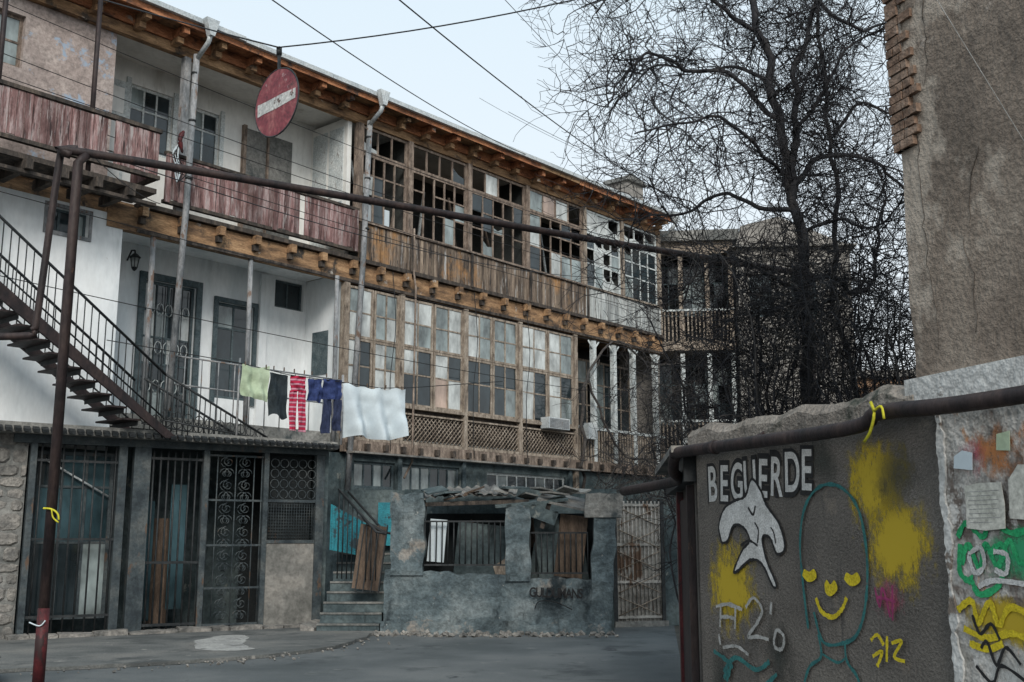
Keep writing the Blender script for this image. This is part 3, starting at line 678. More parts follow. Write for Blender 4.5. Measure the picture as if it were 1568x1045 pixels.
CS.box("blue_panel",'turq',-.45,-.1,2.4,2.45,1.5,2.35)
CS.done()

RG = G("barred_yard_gate", (1.9,20.9,0), math.atan2(.3,.95))
RG.box("sheet",'palegate',.1,1.0,.03,.05,.1,2.25)
for i in range(12): RG.tube("bars",'palegate',[(.1+i*.082,0,.08),(.1+i*.082,0,2.35)],.016,5)
for z in (.15,.8,1.5,2.25): RG.box("rails",'palegate',.08,1.02,-.02,.02,z,z+.05)
for k in range(5):
    RG.tube("diagonals",'frame2',[(.12,-.02,.2+k*.42),(.98,-.02,.55+k*.42)],.01,4); RG.tube("diagonals",'frame2',[(.98,-.025,.2+k*.42),(.12,-.025,.55+k*.42)],.01,4)
RG.box("posts",'iron',.0,.09,-.05,.08,0,2.45); RG.box("posts",'iron',1.01,1.08,-.05,.08,0,2.4)
RG.box("sill",'concrete',0,1.1,-.12,.1,0,.1)
RG.done()
TW = G("teal_yard_wall", (1.9,20.9,0), math.atan2(.3,.95))
rough(TW,"wall",'basewall',1.09,6,.0,.25,0,lambda x:2.25,.03,.3)
rough(TW,"wall_left",'basewall',-.75,-.0,.05,.3,0,lambda x:2.1,.03,.15)
TW.done()

# ------------------------------------------------------------------ near right graffiti wall
WA=math.atan2(-.948,.319)
GW = G("graffiti_wall", (1.62,9.5,0), WA)
GW.box("render_face",'graf',0,3.13,0,.35,-.1,2.40)
def coping():
    n=70; vs=[];fs=[]
    prof=[(-.05,2.402),(-.05,2.50),(.0,2.56),(.40,2.56),(.40,2.402)]
    for i in range(n+1):
        x=-.06+3.0*i/n
        for (y,z) in prof:
            d=noise.noise((x*3,y*3,z*3))*.035+noise.noise((x*11,y*5,z*5))*.014
            up=.07*max(0,noise.noise((x*2.1,7,1)))
            vs.append((x,y+(d*.5 if y<.2 else 0),z+(d+up if z>2.45 else 0)))
    m=len(prof)
    for i in range(n):
        for j in range(m):
            fs.append((i*m+j,(i+1)*m+j,(i+1)*m+(j+1)%m,i*m+(j+1)%m))
    fs+=[tuple(range(m)),tuple(range(n*m+m-1,n*m-1,-1))]
    GW.add("coping",'cop',vs,fs)
coping()
ra=math.radians(85)-WA
ux,uy=math.cos(ra),math.sin(ra)
def rp(t,off,z): return (ux*t-uy*off, uy*t+ux*off, z)
def rbx(part,mat,t0,t1,o0,o1,z0,z1):
    GW.add(part,mat,[rp(t0,o0,z0),rp(t1,o0,z0),rp(t1,o1,z0),rp(t0,o1,z0),rp(t0,o0,z1),rp(t1,o0,z1),rp(t1,o1,z1),rp(t0,o1,z1)],
      [(0,3,2,1),(4,5,6,7),(0,1,5,4),(1,2,6,5),(2,3,7,6),(3,0,4,7)])
rbx("return_wall",'graf',.3,3.2,-.25,-.01,0,2.35)
rbx("return_door",'rust',.55,1.9,-.005,.03,0,2.0); rbx("return_door_frame",'rust',.45,.55,-.005,.06,0,2.1); rbx("return_door_frame",'redpaint',1.9,2.0,-.005,.06,0,2.1)
rbx("return_lintel",'iron',.2,3.2,-.01,.10,2.12,2.34)
rbx("return_eave",'roof',-.05,3.3,-.4,.22,2.36,2.42)
GW.box("peeling_face",'peel',3.135,7,-.02,.35,-.1,2.36)
ed=[]; zz=-.1
while zz<2.36: ed.append((3.16+.07*noise.noise((zz*4,1,1))+.03*noise.noise((zz*20,1,1)),zz)); zz+=.03
el=[(3.11+.04*noise.noise((z*4,9,1))+.02*noise.noise((z*19,3,1)),z) for x,z in reversed(ed)]
GW.prism("torn_plaster_edge",'band',ed+el,-.035,-.021)
GW.box("lime_band",'band',2.86,7,-.045,.34,2.405,2.60)
yo=[-.004]
def ribbon(part,mat,pts,w,closed=False,sm=8):
    yo[0]-=.0006
    P=[(p[0],0,p[1]) for p in pts]
    if closed: P=P+[P[0]]
    P=smooth(P,sm)
    vs=[];fs=[]
    for i,p in enumerate(P):
        t=(P[min(i+1,len(P)-1)]-P[max(i-1,0)]); 
        if t.length<1e-6: t=Vector((1,0,0))
        t.normalize(); nn=Vector((-t.z,0,t.x)); ww=w/2*(1+.45*noise.noise((i*.9,w*50,yo[0]*900))+R.uniform(-.15,.15))
        vs+=[(p.x+nn.x*ww,yo[0],p.z+nn.z*ww),(p.x-nn.x*ww,yo[0],p.z-nn.z*ww)]
    for i in range(len(P)-1): fs.append((2*i,2*i+1,2*i+3,2*i+2))
    GW.add(part,mat,vs,fs)
def fill(part,mat,pts):
    yo[0]-=.0006
    P=smooth([(p[0],0,p[1]) for p in pts]+[(pts[0][0],0,pts[0][1])],6)[:-1]
    GW.add(part,mat,[(p.x,yo[0],p.z) for p in P],[tuple(range(len(P)))])
cloudn=[0]
def cloud(mat,x0,x1,z0,z1):
    cloudn[0]+=1
    me=bpy.data.meshes.new("spray_patch"); y=-.0022-.0002*cloudn[0]
    if x0>3.1: y-=.022
    me.from_pydata([(x0,y,z0),(x1,y,z0),(x1,y,z1),(x0,y,z1)],[],[(0,1,2,3)])
    uv=me.uv_layers.new(name="UVMap")
    for l,c in zip(uv.data,((0,0),(1,0),(1,1),(0,1))): l.uv=c
    me.materials.append(M[mat]); o=bpy.data.objects.new("spray_patch",me); ROOT.objects.link(o); o.parent=GW.e
cloud('syel',-.0,1.05,.75,1.75); cloud('syel',2.0,2.9,1.55,2.40); cloud('syel',2.15,3.1,1.15,2.0)
cloud('sdark',2.2,3.12,1.6,2.4); cloud('sdark',0,.6,-.1,1.0); cloud('sdark',1.4,2.3,1.9,2.4); cloud('sdark',.8,1.6,.3,1.2)
cloud('spink',2.25,2.8,1.0,1.45)
xs=.20
LW={'B':.195,'E':.175,'G':.22,'U':.21,'R':.205,'D':.22}
for i,ch in enumerate("BEGUERDE"):
    rz=R.uniform(-.12,.12)
    for lay,(mt,off) in enumerate((('pblack',.034),('pwhite',.006))):
        cu=bpy.data.curves.new("letter","FONT"); cu.body=ch; cu.size=.36; cu.offset=off; cu.materials.append(M[mt])
        o=bpy.data.objects.new("graffiti_letter",cu); ROOT.objects.link(o); o.parent=GW.e
        o.location=(xs,-.0055-.0008*i-.0003*lay,1.93+.006*i+R.uniform(-.012,.012)); o.rotation_euler=(math.radians(90),rz,0); o.scale=(.80,1.16,1)
    xs+=LW[ch]
yo[0]=-.013
wf=[(.42,1.58),(.38,1.72),(.48,1.86),(.66,1.92),(.82,1.95),(.93,2.08),(1.06,1.98),(1.12,1.88),(1.30,1.72),(1.36,1.55),(1.25,1.50),(1.16,1.62),(1.05,1.62),(1.10,1.45),(1.22,1.28),(1.17,1.26),(1.03,1.42),(.86,1.45),(.66,1.36),(.60,1.36),(.74,1.52),(.86,1.60),(.78,1.70),(.62,1.72),(.52,1.60)]
fill("figure_fill",'pwhite',wf); ribbon("figure_outline",'pblack',wf,.022,True)
ribbon("figure_mouth",'pblack',[(.72,1.56),(.85,1.60),(.98,1.56)],.02)
ribbon("figure_eye",'pblack',[(.86,1.86),(.93,1.80),(.97,1.87)],.02)
ribbon("figure_line",'pblack',[(.95,1.74),(1.0,1.68),(.98,1.58)],.016); ribbon("figure_line",'pblack',[(1.18,1.70),(1.22,1.66),(1.24,1.58)],.014)
head=[(1.62,.98),(1.58,1.3),(1.57,1.6),(1.66,1.85),(1.86,1.98),(2.10,1.96),(2.28,1.80),(2.34,1.5),(2.30,1.2),(2.2,1.0),(2.05,.92),(1.8,.90),(1.70,1.1)]
ribbon("head_outline",'pteal',head,.026)
ribbon("neck",'pteal',[(1.74,.95),(1.76,.8),(1.60,.70),(1.50,.45),(1.50,.0)],.024); ribbon("neck",'pteal',[(2.05,.93),(2.06,.8),(2.18,.68),(2.22,.4),(2.22,0)],.024)
ribbon("shoulder",'pteal',[(1.78,.82),(1.95,.78),(2.05,.82)],.018)
for cx,cz in ((1.67,1.35),(2.17,1.34)):
    fill("eye_fill",'pyellow',[(cx-.09,cz),(cx-.06,cz+.045),(cx,cz+.03),(cx+.06,cz+.05),(cx+.09,cz),(cx+.04,cz-.035),(cx-.03,cz-.04)])
fill("nose",'pyellow',[(1.85,1.30),(1.88,1.33),(1.92,1.30),(1.97,1.33),(2.0,1.27),(1.92,1.22),(1.86,1.24)])
ribbon("mouth",'pyellow',[(1.74,1.20),(1.80,1.11),(1.93,1.08),(2.04,1.14),(2.10,1.22)],.032)
for pts in ([(.30,1.06),(.50,1.09),(.72,1.06)],[(.38,1.06),(.36,.90)],[(.62,1.08),(.60,.90)],[(.36,.98),(.50,.99),(.62,.98)],
            [(.78,1.08),(.90,1.16),(1.02,1.08),(.95,.98),(.80,.86),(.95,.87),(1.10,.86)],[(1.17,.86),(1.22,.94),(1.31,.90),(1.28,.81),(1.19,.81),(1.17,.86)],[(1.16,1.14),(1.14,1.05)],[(.34,.84),(.36,.76)],[(.4,.74),(.62,.77),(.8,.72)]):
    ribbon("white_tag",'pgrey',pts,.028)
for pts in ([(.40,.55),(.6,.68),(.9,.62),(1.1,.7)],[(.4,.5),(.55,.62)],[(1.0,.5),(1.2,.62)],[(.25,.70),(.5,.62),(.45,.48)]): ribbon("teal_tag",'pteal',pts,.035)
for pts in ([(2.42,1.30),(2.46,1.18),(2.50,1.30),(2.56,1.12)],[(2.6,1.32),(2.58,1.10)],[(2.45,1.24),(2.62,1.22)]): ribbon("magenta_tag",'pmag',pts,.018)
for pts in ([(2.35,.96),(2.42,1.0),(2.48,.94)],[(2.36,.86),(2.46,.90),(2.40,.80)],[(2.52,1.0),(2.50,.84)],[(2.56,.96),(2.66,.98),(2.58,.88),(2.68,.86)]): ribbon("yellow_tag",'pyellow',pts,.024)
yo[0]=-.0275
cloud('sorange',3.2,3.9,1.85,2.35); cloud('sorange',3.6,4.2,1.9,2.36); cloud('sgreen',3.2,4.1,1.3,1.75); cloud('syel',3.12,3.9,.95,1.35); cloud('swhite',3.2,4,.6,1.1); cloud('spink',3.18,3.6,1.85,2.3)
for pts in ([(3.22,1.62),(3.30,1.70),(3.42,1.62),(3.5,1.70),(3.66,1.64),(3.9,1.7)],[(3.24,1.46),(3.3,1.58),(3.38,1.44),(3.44,1.58),(3.52,1.46),(3.62,1.60),(3.7,1.48),(3.9,1.55)],[(3.3,1.40),(3.36,1.30),(3.5,1.34),(3.56,1.42)],[(3.24,1.58),(3.22,1.42),(3.30,1.36)],[(3.46,1.52),(3.56,1.58),(3.6,1.5)]): ribbon("green_tag",'pgreen',pts,.036)
for pts in ([(3.3,1.52),(3.4,1.56),(3.42,1.46),(3.34,1.42),(3.3,1.52)],[(3.5,1.54),(3.6,1.52),(3.58,1.42),(3.5,1.44)],[(3.36,1.34),(3.5,1.38),(3.8,1.36)]): ribbon("white_tag",'pwhite',pts,.03)
for pts in ([(3.18,1.20),(3.3,1.26),(3.34,1.14),(3.44,1.26),(3.50,1.14),(3.60,1.24),(3.8,1.18)],[(3.22,1.10),(3.4,1.06),(3.6,1.10),(3.8,1.05)],[(3.26,1.02),(3.4,1.0),(3.52,1.04)]): ribbon("yellow_tag",'pyellow',pts,.038)
for pts in ([(3.3,1.18),(3.35,1.08),(3.44,1.14),(3.5,1.06)],[(3.35,1.0),(3.40,1.04),(3.46,.92),(3.54,1.02),(3.64,.94)],[(3.3,.9),(3.42,.82),(3.5,.92),(3.7,.84)],[(3.4,.78),(3.46,.66),(3.5,.80),(3.6,.7)]): ribbon("black_tag",'pblack',pts,.020)
GW.prism("paper_notice",'paper',[(3.32,1.67),(3.47,1.655),(3.62,1.665),(3.63,1.80),(3.615,1.92),(3.45,1.925),(3.325,1.91),(3.33,1.8)],-.0465,-.0435)
for i in range(8): GW.box("notice_lines",'pgrey',3.35,3.60-R.random()*.08,-.0475,-.0470,1.70+i*.025,1.704+i*.025)
GW.prism("paper_notice",'paper',[(3.66,1.72),(3.9,1.70),(3.91,2.0),(3.75,2.01),(3.67,1.93)],-.046,-.043)
GW.prism("torn_sticker",'csheet',[(3.25,2.02),(3.40,2.0),(3.41,2.10),(3.33,2.12),(3.26,2.09)],-.046,-.043)
GW.prism("torn_sticker",'cgreen',[(3.60,2.10),(3.70,2.09),(3.71,2.20),(3.61,2.19)],-.046,-.043)
GW.done()

GP = G("gas_pipe", (1.62,9.5,0), WA)
GP.tube("pipe",'rust',smooth([(7,-.20,2.36),(3.8,-.20,2.36),(2.8,-.18,2.40),(2.4,-.18,2.33),(.15,-.16,2.36),(-.12,-.14,2.34),(-.35,-.05,2.22),(-.7,.15,2.15),(-2.2,.3,2.12)],6),.05,12)
for x in (1.2,2.6): GP.tube("bracket",'rust',[(x,.0,2.45),(x,-.17,2.36)],.014,5)
GP.tube("pipe_coupling",'rust',[(.6,-.17,2.352),(.66,-.17,2.352)],.058,10)
GP.tube("yellow_tape",'yellowtape',smooth([(2.80,-.26,2.46),(2.84,-.27,2.38),(2.78,-.26,2.28),(2.70,-.25,2.22)],4),.012,4); GP.tube("yellow_tape",'yellowtape',smooth([(2.84,-.27,2.40),(2.90,-.26,2.42),(2.92,-.26,2.34)],4),.010,4)
GP.done()

TB = G("rendered_building", (1.62,9.5,0), WA)
nx,nz=60,80; vs=[];fs=[]
for j in range(nz+1):
    z=2.601+7.4*j/nz
    for i in range(nx+1):
        x=2.935+(6.0)*i/nx
        if i==0: x+=.012*noise.noise((z*4,3,3))
        d=.012*noise.noise((x*1.5,z*1.2,0))+.006*noise.noise((x*6,z*6,1))
        vs.append((x,d-.012,z))
o_=len(vs)
for j in range(nz+1): z=2.601+7.4*j/nz; vs.append((vs[j*(nx+1)][0],.5,z))
for j in range(nz):
    for i in range(nx): a=j*(nx+1)+i; fs.append((a,a+1,a+nx+2,a+nx+1))
TB.add("side_wall_face",'tall',vs[:o_],fs,True)
TB.add("side_wall_return",'tall',[vs[j*(nx+1)] for j in range(nz+1)]+vs[o_:],[(j,j+1,nz+2+j,nz+1+j) for j in range(nz)])
TB.box("side_wall",'tall',2.98,9,.05,.5,2.601,10)
TB.box("rear_mass",'tall',3.1,9,.5,5,0,10)
TB.box("quoin_mortar",'cop',2.925,3.04,-.030,.38,4.1,10)
z=4.1; i=0
while z<10:
    wd=.13+(.07 if i%2 else 0)+R.uniform(-.03,.04)+ .08*noise.noise((z*1.1,2,0))
    off=R.uniform(-.014,.010); x=2.905+off
    k=0
    while x<2.905+wd:
        bw=R.choice([.07,.13,.13]); e=min(x+bw-.010,2.95+wd)
        if e-x>.02: TB.box("brick_quoins",'brick',x,e,-.046+R.uniform(-.006,.008),.36 if k==0 else -.005,z,z+.055+R.uniform(-.006,.003))
        x+=bw; k+=1
    z+=.066; i+=1
TB.tube("wall_cable",'wire',sag((3.35,-.08,7.5),(4.6,-.08,2.9),.05),.006,4)
TB.tube("wall_cable",'pgrey',[(3.3,-.05,7.5),(3.38,-.05,5.0),(4.3,-.05,3.2)],.003,4)
def crack(x,z,dx,L):
    pts=[]; a=x
    for i in range(int(L/.05)):
        pts.append((a,-.014+.012*noise.noise((a*1.5,(z-i*.05)*1.2,0)),z-i*.05)); a+=R.gauss(dx,.014)
    TB.tube("cracks",'darkwood',pts,[.0035*(1-.7*i/len(pts)) for i in range(len(pts))],4)
crack(3.08,4.4,.0,1.7); crack(3.45,3.4,.004,.7); crack(3.3,5.2,-.003,.8); crack(3.62,3.9,-.006,.6)
TB.done()

# ------------------------------------------------------------------ overhead pipe and posts
OP = G("overhead_gas_pipe")
OP.tube("post",'rust',[(-5.28,12.5,0),(-5.28,12.5,6.12),(-5.2,12.54,6.24)],.06,12)
OP.tube("post_red_base",'redpaint',[(-5.28,12.5,0),(-5.28,12.5,.85)],.066,12)
OP.tube("crossbar",'rust',smooth([(-5.35,12.45,6.2),(-5.2,12.54,6.26),(-2,14.34,6.24),(1,16.03,6.2),(3.6,17.5,6.2),(5.2,18.4,6.2)],5),.055,8)
OP.tube("far_post",'rust',[(5.2,18.4,0),(5.2,18.4,6.2)],.05,8)
OP.tube("second_pipe",'rust',smooth([(-5.3,12.5,6.3),(-5.46,12.48,6.27),(-5.52,12.5,6.0),(-5.62,12.5,4.3),(-5.66,12.5,4.05),(-5.85,12.5,3.97),(-8,12.5,3.97)],5),.045,8)
OP.tube("yellow_tape",'yellowtape',smooth([(-5.34,12.42,1.96),(-5.24,12.41,1.95),(-5.17,12.41,1.9),(-5.15,12.41,1.83)],4),.012,4); OP.tube("yellow_tape",'yellowtape',smooth([(-5.24,12.41,1.95),(-5.22,12.41,1.86),(-5.15,12.41,1.8)],4),.010,4)
OP.tube("white_tie",'csheet',smooth([(-5.4,12.42,.70),(-5.28,12.42,.66),(-5.22,12.42,.72)],4),.008,4)
OP.done()

NS = G("no_entry_sign", (-2.32,10,5.84), math.radians(-41))
def disc(g,part,mat,r,y0,y1,n=40):
    P=[(r*math.cos(2*math.pi*i/n),r*math.sin(2*math.pi*i/n)) for i in range(n)]
    g.prism(part,mat,P,y0,y1)
disc(NS,"disc",'signred',.345,0,.012)
NS.tube("rim",'iron',[(.347*math.cos(a),.004,.347*math.sin(a)) for a in [2*math.pi*i/40 for i in range(40)]],.009,5,True)
NS.prism("white_bar",'signwhite',[(-.30,-.07),(-.2,-.062),(0,-.066),(.30,-.050),(.305,.052),(.1,.062),(-.15,.058),(-.30,.062)],-.003,-.0005)
NS.rbox("hanger",'iron',(0,.03,.40),(.03,.02,.36)); NS.tube("clamp",'iron',[(0,.03,.52),(0,.03,.60)],.03,6)
NS.e.rotation_euler=(0,math.radians(-3),math.radians(-41))
NS.done()

OW = G("overhead_wires")
def w(a,b,d,r=.012): OW.tube("wire",'wire',sag(a,b,d,20),r,4)
w((-3.3,9,7.25),(.6,28.6,12.1),.25,.010); w((-1.9,9.5,7.4),(4.9,30,11.3),.3,.012)
w((-2.32,10,6.42),(4.2,10,8.1),.25,.008); w((-12,16,12.3),(-2.32,10,6.42),.2,.008)
w((-.6,12,8.6),(5.2,30,12.0),.2,.006); w((.5,12,8.6),(6.5,30,12.3),.2,.006); w((-.1,28,13.2),(4.5,33,13.0),.1,.008)
w((-.9,28,13.6),(4.2,33,13.1),.15,.006); w((-5.2,12.5,6.3),(-6.8,20,8.0),.1,.008); w((-5.2,12.5,6.3),(3.9,32,9.5),.5,.008)
OW.done()

# ------------------------------------------------------------------ laundry
LA = G("hanging_laundry", (-8.0,18.0,0), math.atan2(2.8,4.5))
def cloth(part,mat,x0,x1,z0f,z1f,y=-.30,amp=.035,k=14,nx=26,nz=20,ph=0):
    vs=[];fs=[]
    for j in range(nz+1):
        for i in range(nx+1):
            u=i/nx; v=j/nz; x=x0+(x1-x0)*u; zt=z0f(u); zb=z1f(u)
            yy=y+amp*(.25+v)*math.sin(k*u+ph+1.3*math.sin(3*v+ph))+.06*noise.noise((u*3,v*3,ph))+.02*noise.noise((u*9,v*5,ph))
            vs.append((x+.02*math.sin(5*v+ph)*v,yy,zt+(zb-zt)*v))
    for j in range(nz):
        for i in range(nx): a=j*(nx+1)+i; fs.append((a,a+1,a+nx+2,a+nx+1))
    LA.add(part,mat,vs,fs,True)
cloth("green_towel",'cgreen',3.40,3.92,lambda u:4.80-.06*math.sin(u*3.1),lambda u:4.22-.1*u,ph=1)
cloth("dark_shirt",'cblack',3.93,4.28,lambda u:4.68-.04*u,lambda u:3.86+.05*math.sin(u*6),ph=2,k=9)
cloth("leggings_waist",'cstripe',4.34,4.64,lambda u:4.66,lambda u:4.36,ph=3,k=6,amp=.02)
cloth("leggings_leg",'cstripe',4.33,4.47,lambda u:4.37,lambda u:3.62,ph=3.3,k=5,amp=.02,nx=10)
cloth("leggings_leg",'cstripe',4.50,4.66,lambda u:4.37,lambda u:3.60,ph=4,k=5,amp=.02,nx=10)
cloth("blue_shorts",'cblue',4.68,4.96,lambda u:4.62,lambda u:4.22-.05*u,ph=5,k=7)
cloth("blue_trousers_waist",'cblue',4.98,5.38,lambda u:4.64,lambda u:4.25,ph=6,k=8)
cloth("blue_trouser_leg",'cnavy',4.99,5.16,lambda u:4.26,lambda u:3.60,ph=6.3,k=5,nx=10)
cloth("blue_trouser_leg",'cnavy',5.21,5.38,lambda u:4.26,lambda u:3.66,ph=7,k=5,nx=10)
cloth("white_sheet",'csheet',5.40,6.75,lambda u:4.58-.05*math.sin(u*3.14)+.02*math.sin(u*25),lambda u:3.52+.05*math.sin(u*7)+.08*u,ph=8,k=17,amp=.11,nx=90,nz=50)
LA.tube("clothes_line",'wire',[(1.0,-.3,5.0),(3.4,-.3,4.80),(4.3,-.3,4.66),(5.4,-.3,4.60),(6.2,-.3,4.55),(6.8,-.3,4.60),(9.0,-.3,4.9)],.008,4)
LA.tube("line_post",'post',[(5.40,-.27,3.4),(5.40,-.27,4.75)],.025,6)
LA.tube("line_post",'post',[(3.36,-.27,3.4),(3.36,-.27,4.9)],.02,6)
for x in (3.45,3.85,4.0,4.2,4.4,4.6,4.75,5.05,5.3,5.5,5.9,6.3,6.65):
    LA.rbox("clothes_pegs",'plankp',(x,-.31,4.80-.055*(x-3.4) if x<5.4 else 4.58),(.015,.03,.07))
LA.done()

# ------------------------------------------------------------------ rear houses
RH = G("rear_gallery_house", (4.6,34.3,0), math.radians(-6))
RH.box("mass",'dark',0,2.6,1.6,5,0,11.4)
RH.box("roof_band",'concrete',-.1,2.8,-.3,2,11.2,11.55); RH.box("upper_beam",'frame2',0,2.6,-.1,.1,10.8,11.198)
for z0,z1 in ((7.9,10.8),(4.3,7.5)):
    for x in (.05,.9,1.75,2.5): RH.box("posts",'frameW' if z0<5 else 'frame2',x-.07,x+.07,-.08,.08,z0,z1)
    window(RH,"windows",.1,2.5,z0+1,z1-.2,.8,6,3,'framed',['glassd','glassm',None])
    RH.box("floor_beam",'frame2',0,2.6,-.12,1.5,z0-.3,z0)
    for i in range(20): RH.box("balusters",'frame2',.08+i*.125,.13+i*.125,-.06,-.02,z0,z0+1)
    RH.box("rail",'frameW',0,2.6,-.09,.0,z0+1,z0+1.07)
RH.box("ground_wall",'basewall',0,2.6,0,.3,0,4)
RH.done()
BH = G("beige_gable_house", (7.2,33.6,0), math.radians(-4))
wall(BH,"walls",'farpl',0,3.6,0,10.9,0,.3,[(.4,1.1,8.6,10),(1.7,2.5,8.6,10)])
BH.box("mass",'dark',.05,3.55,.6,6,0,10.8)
BH.prism("gable",'farpl',[(0,10.9),(3.6,10.9),(1.4,11.9),(.2,11.6)],0,.3)
BH.box("roof_edge",'roof',-.2,3.8,-.2,6,10.85,10.899) 
window(BH,"window",.4,1.1,8.6,10,.1,2,2,'framed',['glassd']); window(BH,"window",1.7,2.5,8.6,10,.1,2,2,'framed',['glassd'])
BH.done()
BK = G("brick_house", (13.4,47,0), math.radians(-8))
wall(BK,"walls",'far',0,8,0,8.6,0,.4,[(1.0,1.8,6.2,7.8),(3.0,3.8,6.2,7.8),(5,5.8,6.2,7.8),(1,1.8,4,5.4),(3,3.8,4,5.4)])
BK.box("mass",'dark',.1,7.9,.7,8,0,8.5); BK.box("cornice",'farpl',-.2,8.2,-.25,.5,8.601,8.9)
BK.done()

# ------------------------------------------------------------------ trees
R = random.Random(21)
def limb(g,part,mat,pts,r0,r1,k=6,sub=5,jit=.03):
    P=smooth(pts,sub)
    out=[]
    for i,p in enumerate(P):
        j=Vector((noise.noise((p.x*2,p.z*2,i*.3)),noise.noise((p.z*2,p.x*2,5)),noise.noise((p.x,p.y,p.z+9))))*jit
        out.append(p+j)
    n=len(out)
    g.tube(part,mat,out,[r0+(r1-r0)*i/(n-1) for i in range(n)],k)
    return out
def twig(g,part,mat,p,d,L,r,lev,maxlev,droop=.12,wig=.35,dens=5.5):
    n=max(3,int(L/.12)); st=L/n
    pts=[p.copy()]; d=d.normalized(); q=p.copy()
    curl=Vector((R.gauss(0,.25),R.gauss(0,.25),R.gauss(0,.2)))
    for i in range(n):
        d=(d+curl*.5+Vector((R.gauss(0,wig),R.gauss(0,wig),R.gauss(0,wig)-droop*.5))*.42).normalized()
        q=q+d*st; pts.append(q.copy())
    g.tube(part,mat,pts,[max(.003,r*(1-.75*i/n)) for i in range(n+1)],3 if r<.02 else 5)
    if lev<maxlev:
        c=int(L*dens)+1
        for _ in range(c):
            i=R.randint(1,n); base=pts[i]; dd=(pts[i]-pts[i-1]).normalized()
            side=Vector((R.gauss(0,1),R.gauss(0,1),R.gauss(0.15,1))).normalized()
            twig(g,part,mat,base,dd*.7+side*.9,L*R.uniform(.35,.6),max(.0045,r*.6),lev+1,maxlev,droop,wig,dens)
TR = G("bare_tree")
Y0=14
def tp(l,yo=0,dy=0): return [(x,Y0+yo+dy*i/(len(l)-1),z) for i,(x,z) in enumerate(l)]
limbs=[(tp([(4.3,0),(4.05,2),(3.92,3.5),(3.86,5.2),(3.74,6.6),(3.58,8.0),(3.3,9.3),(3.0,10.5),(2.8,11.5)]),.105,.03,.35),
 (tp([(3.78,6.3),(3.92,7.2),(4.1,8.3),(4.5,9.4),(4.8,10.8)],0,.8),.055,.025,.3),
 (tp([(5.0,0),(5.0,3),(4.75,5),(4.85,7),(4.8,8.5),(4.7,10),(4.6,11.5)],1.2,.5),.05,.022,.35),
 (tp([(3.78,6.2),(4.15,6.7),(4.6,6.95),(5.1,6.8),(5.6,6.4)],0,.6),.045,.018,.1),
 (tp([(3.88,5.0),(4.3,5.15),(4.7,4.95),(5.1,5.2),(5.3,5.9),(5.5,6.6)],0,1.2),.045,.018,.1),
 (tp([(3.7,7.2),(3.3,7.45),(2.9,7.9),(2.3,7.8),(1.8,7.95),(1.5,7.6),(1.25,7.1)],0,-.8),.038,.010,.1),
 (tp([(3.45,8.6),(3.0,8.8),(2.5,9.2),(1.9,9.0),(1.5,9.0),(1.1,8.6)],0,-.5),.035,.010,.1),
 (tp([(3.78,6.0),(3.3,6.1),(2.9,6.35),(2.4,6.1),(1.9,6.1),(1.6,5.7)],0,.9),.035,.010,.1),
 (tp([(3.88,4.8),(3.4,5.0),(3.0,5.3),(2.5,5.1),(2.1,4.6)],0,-.7),.032,.010,.1),
 (tp([(3.3,9.3),(2.8,9.7),(2.3,10.2),(1.6,10.1),(1.2,10.3)],0,.7),.032,.010,.1),
 (tp([(4.4,9.2),(5.0,8.9),(5.5,9.1),(6,8.7)],.4,.5),.03,.012,.1),
 (tp([(4.83,7.6),(5.2,8.0),(5.7,7.8),(6.1,7.9)],1.4,-.5),.03,.012,.1),
 (tp([(3.62,7.8),(3.2,8.2),(2.7,8.3),(2.1,8.6),(1.5,8.1)],0,1.6),.03,.010,.1),
 (tp([(3.78,6.5),(3.3,6.6),(2.7,7.0),(2.1,6.8),(1.5,6.5)],0,-1.4),.03,.010,.1),
 (tp([(3.9,7.1),(4.3,7.6),(4.6,8.2),(5.3,8.3)],.1,-1.0),.03,.010,.1),
 (tp([(3.85,5.6),(4.3,5.8),(4.6,5.6),(5.0,5.9)],.1,-1.2),.03,.010,.1)]
for pts,r0,r1,start in limbs:
    out=limb(TR,"limbs",'bark',pts,r0,r1,8,6,.12)
    L=sum((out[i+1]-out[i]).length for i in range(len(out)-1))
    cnt=int(L*8.5)
    for _ in range(cnt):
        i=R.randint(int(len(out)*start)+1,len(out)-1)
        d=(out[i]-out[i-1]).normalized()
        side=Vector((R.gauss(-.1,1),R.gauss(0,.9),R.gauss(.2,.8))).normalized()
        twig(TR,"twigs",'bark',out[i],d*.4+side,R.uniform(.6,1.5),.012,1,3,droop=.12,wig=.5)
TR.done()
TK = G("bare_thicket")
for i in range(150):
    x=R.uniform(2.3,5.8); y=R.uniform(11.8,15.5)
    if x < 2.6 and y<12.5: x+=.8
    h=R.uniform(2.8,5.2)*(0.75 if x<2.9 else 1)
    lean=R.gauss(0,.5)
    pts=[(x,y,0),(x+lean*.3,y,h*.4),(x+lean*.7,y+R.gauss(0,.2),h*.75),(x+lean*1.2,y+R.gauss(0,.3),h)]
    out=limb(TK,"stems",'bark' if i%3 else 'barkl',pts,R.uniform(.012,.032),.006,4,5,.14)
    for _ in range(9):
        k=R.randint(len(out)//2,len(out)-1)
        twig(TK,"stem_twigs",'bark' if R.random()<.7 else 'barkl',out[k],Vector((R.gauss(0,1),R.gauss(0,1),R.gauss(.2,.8))),R.uniform(.4,1.0),.008,2,3,droop=.25,wig=.5,dens=4.8)
for i in range(250):
    p=Vector((R.uniform(2.7,5.0),R.uniform(12.6,15),R.uniform(3.7,5.2)))
    twig(TK,"arching_shoots",'bark' if i%4 else 'barkl',p,Vector((R.gauss(-.5,1),R.gauss(0,1),R.uniform(.2,1.0))),R.uniform(.8,1.9),.008,2,3,droop=.45,wig=.4,dens=5)
TK.done()
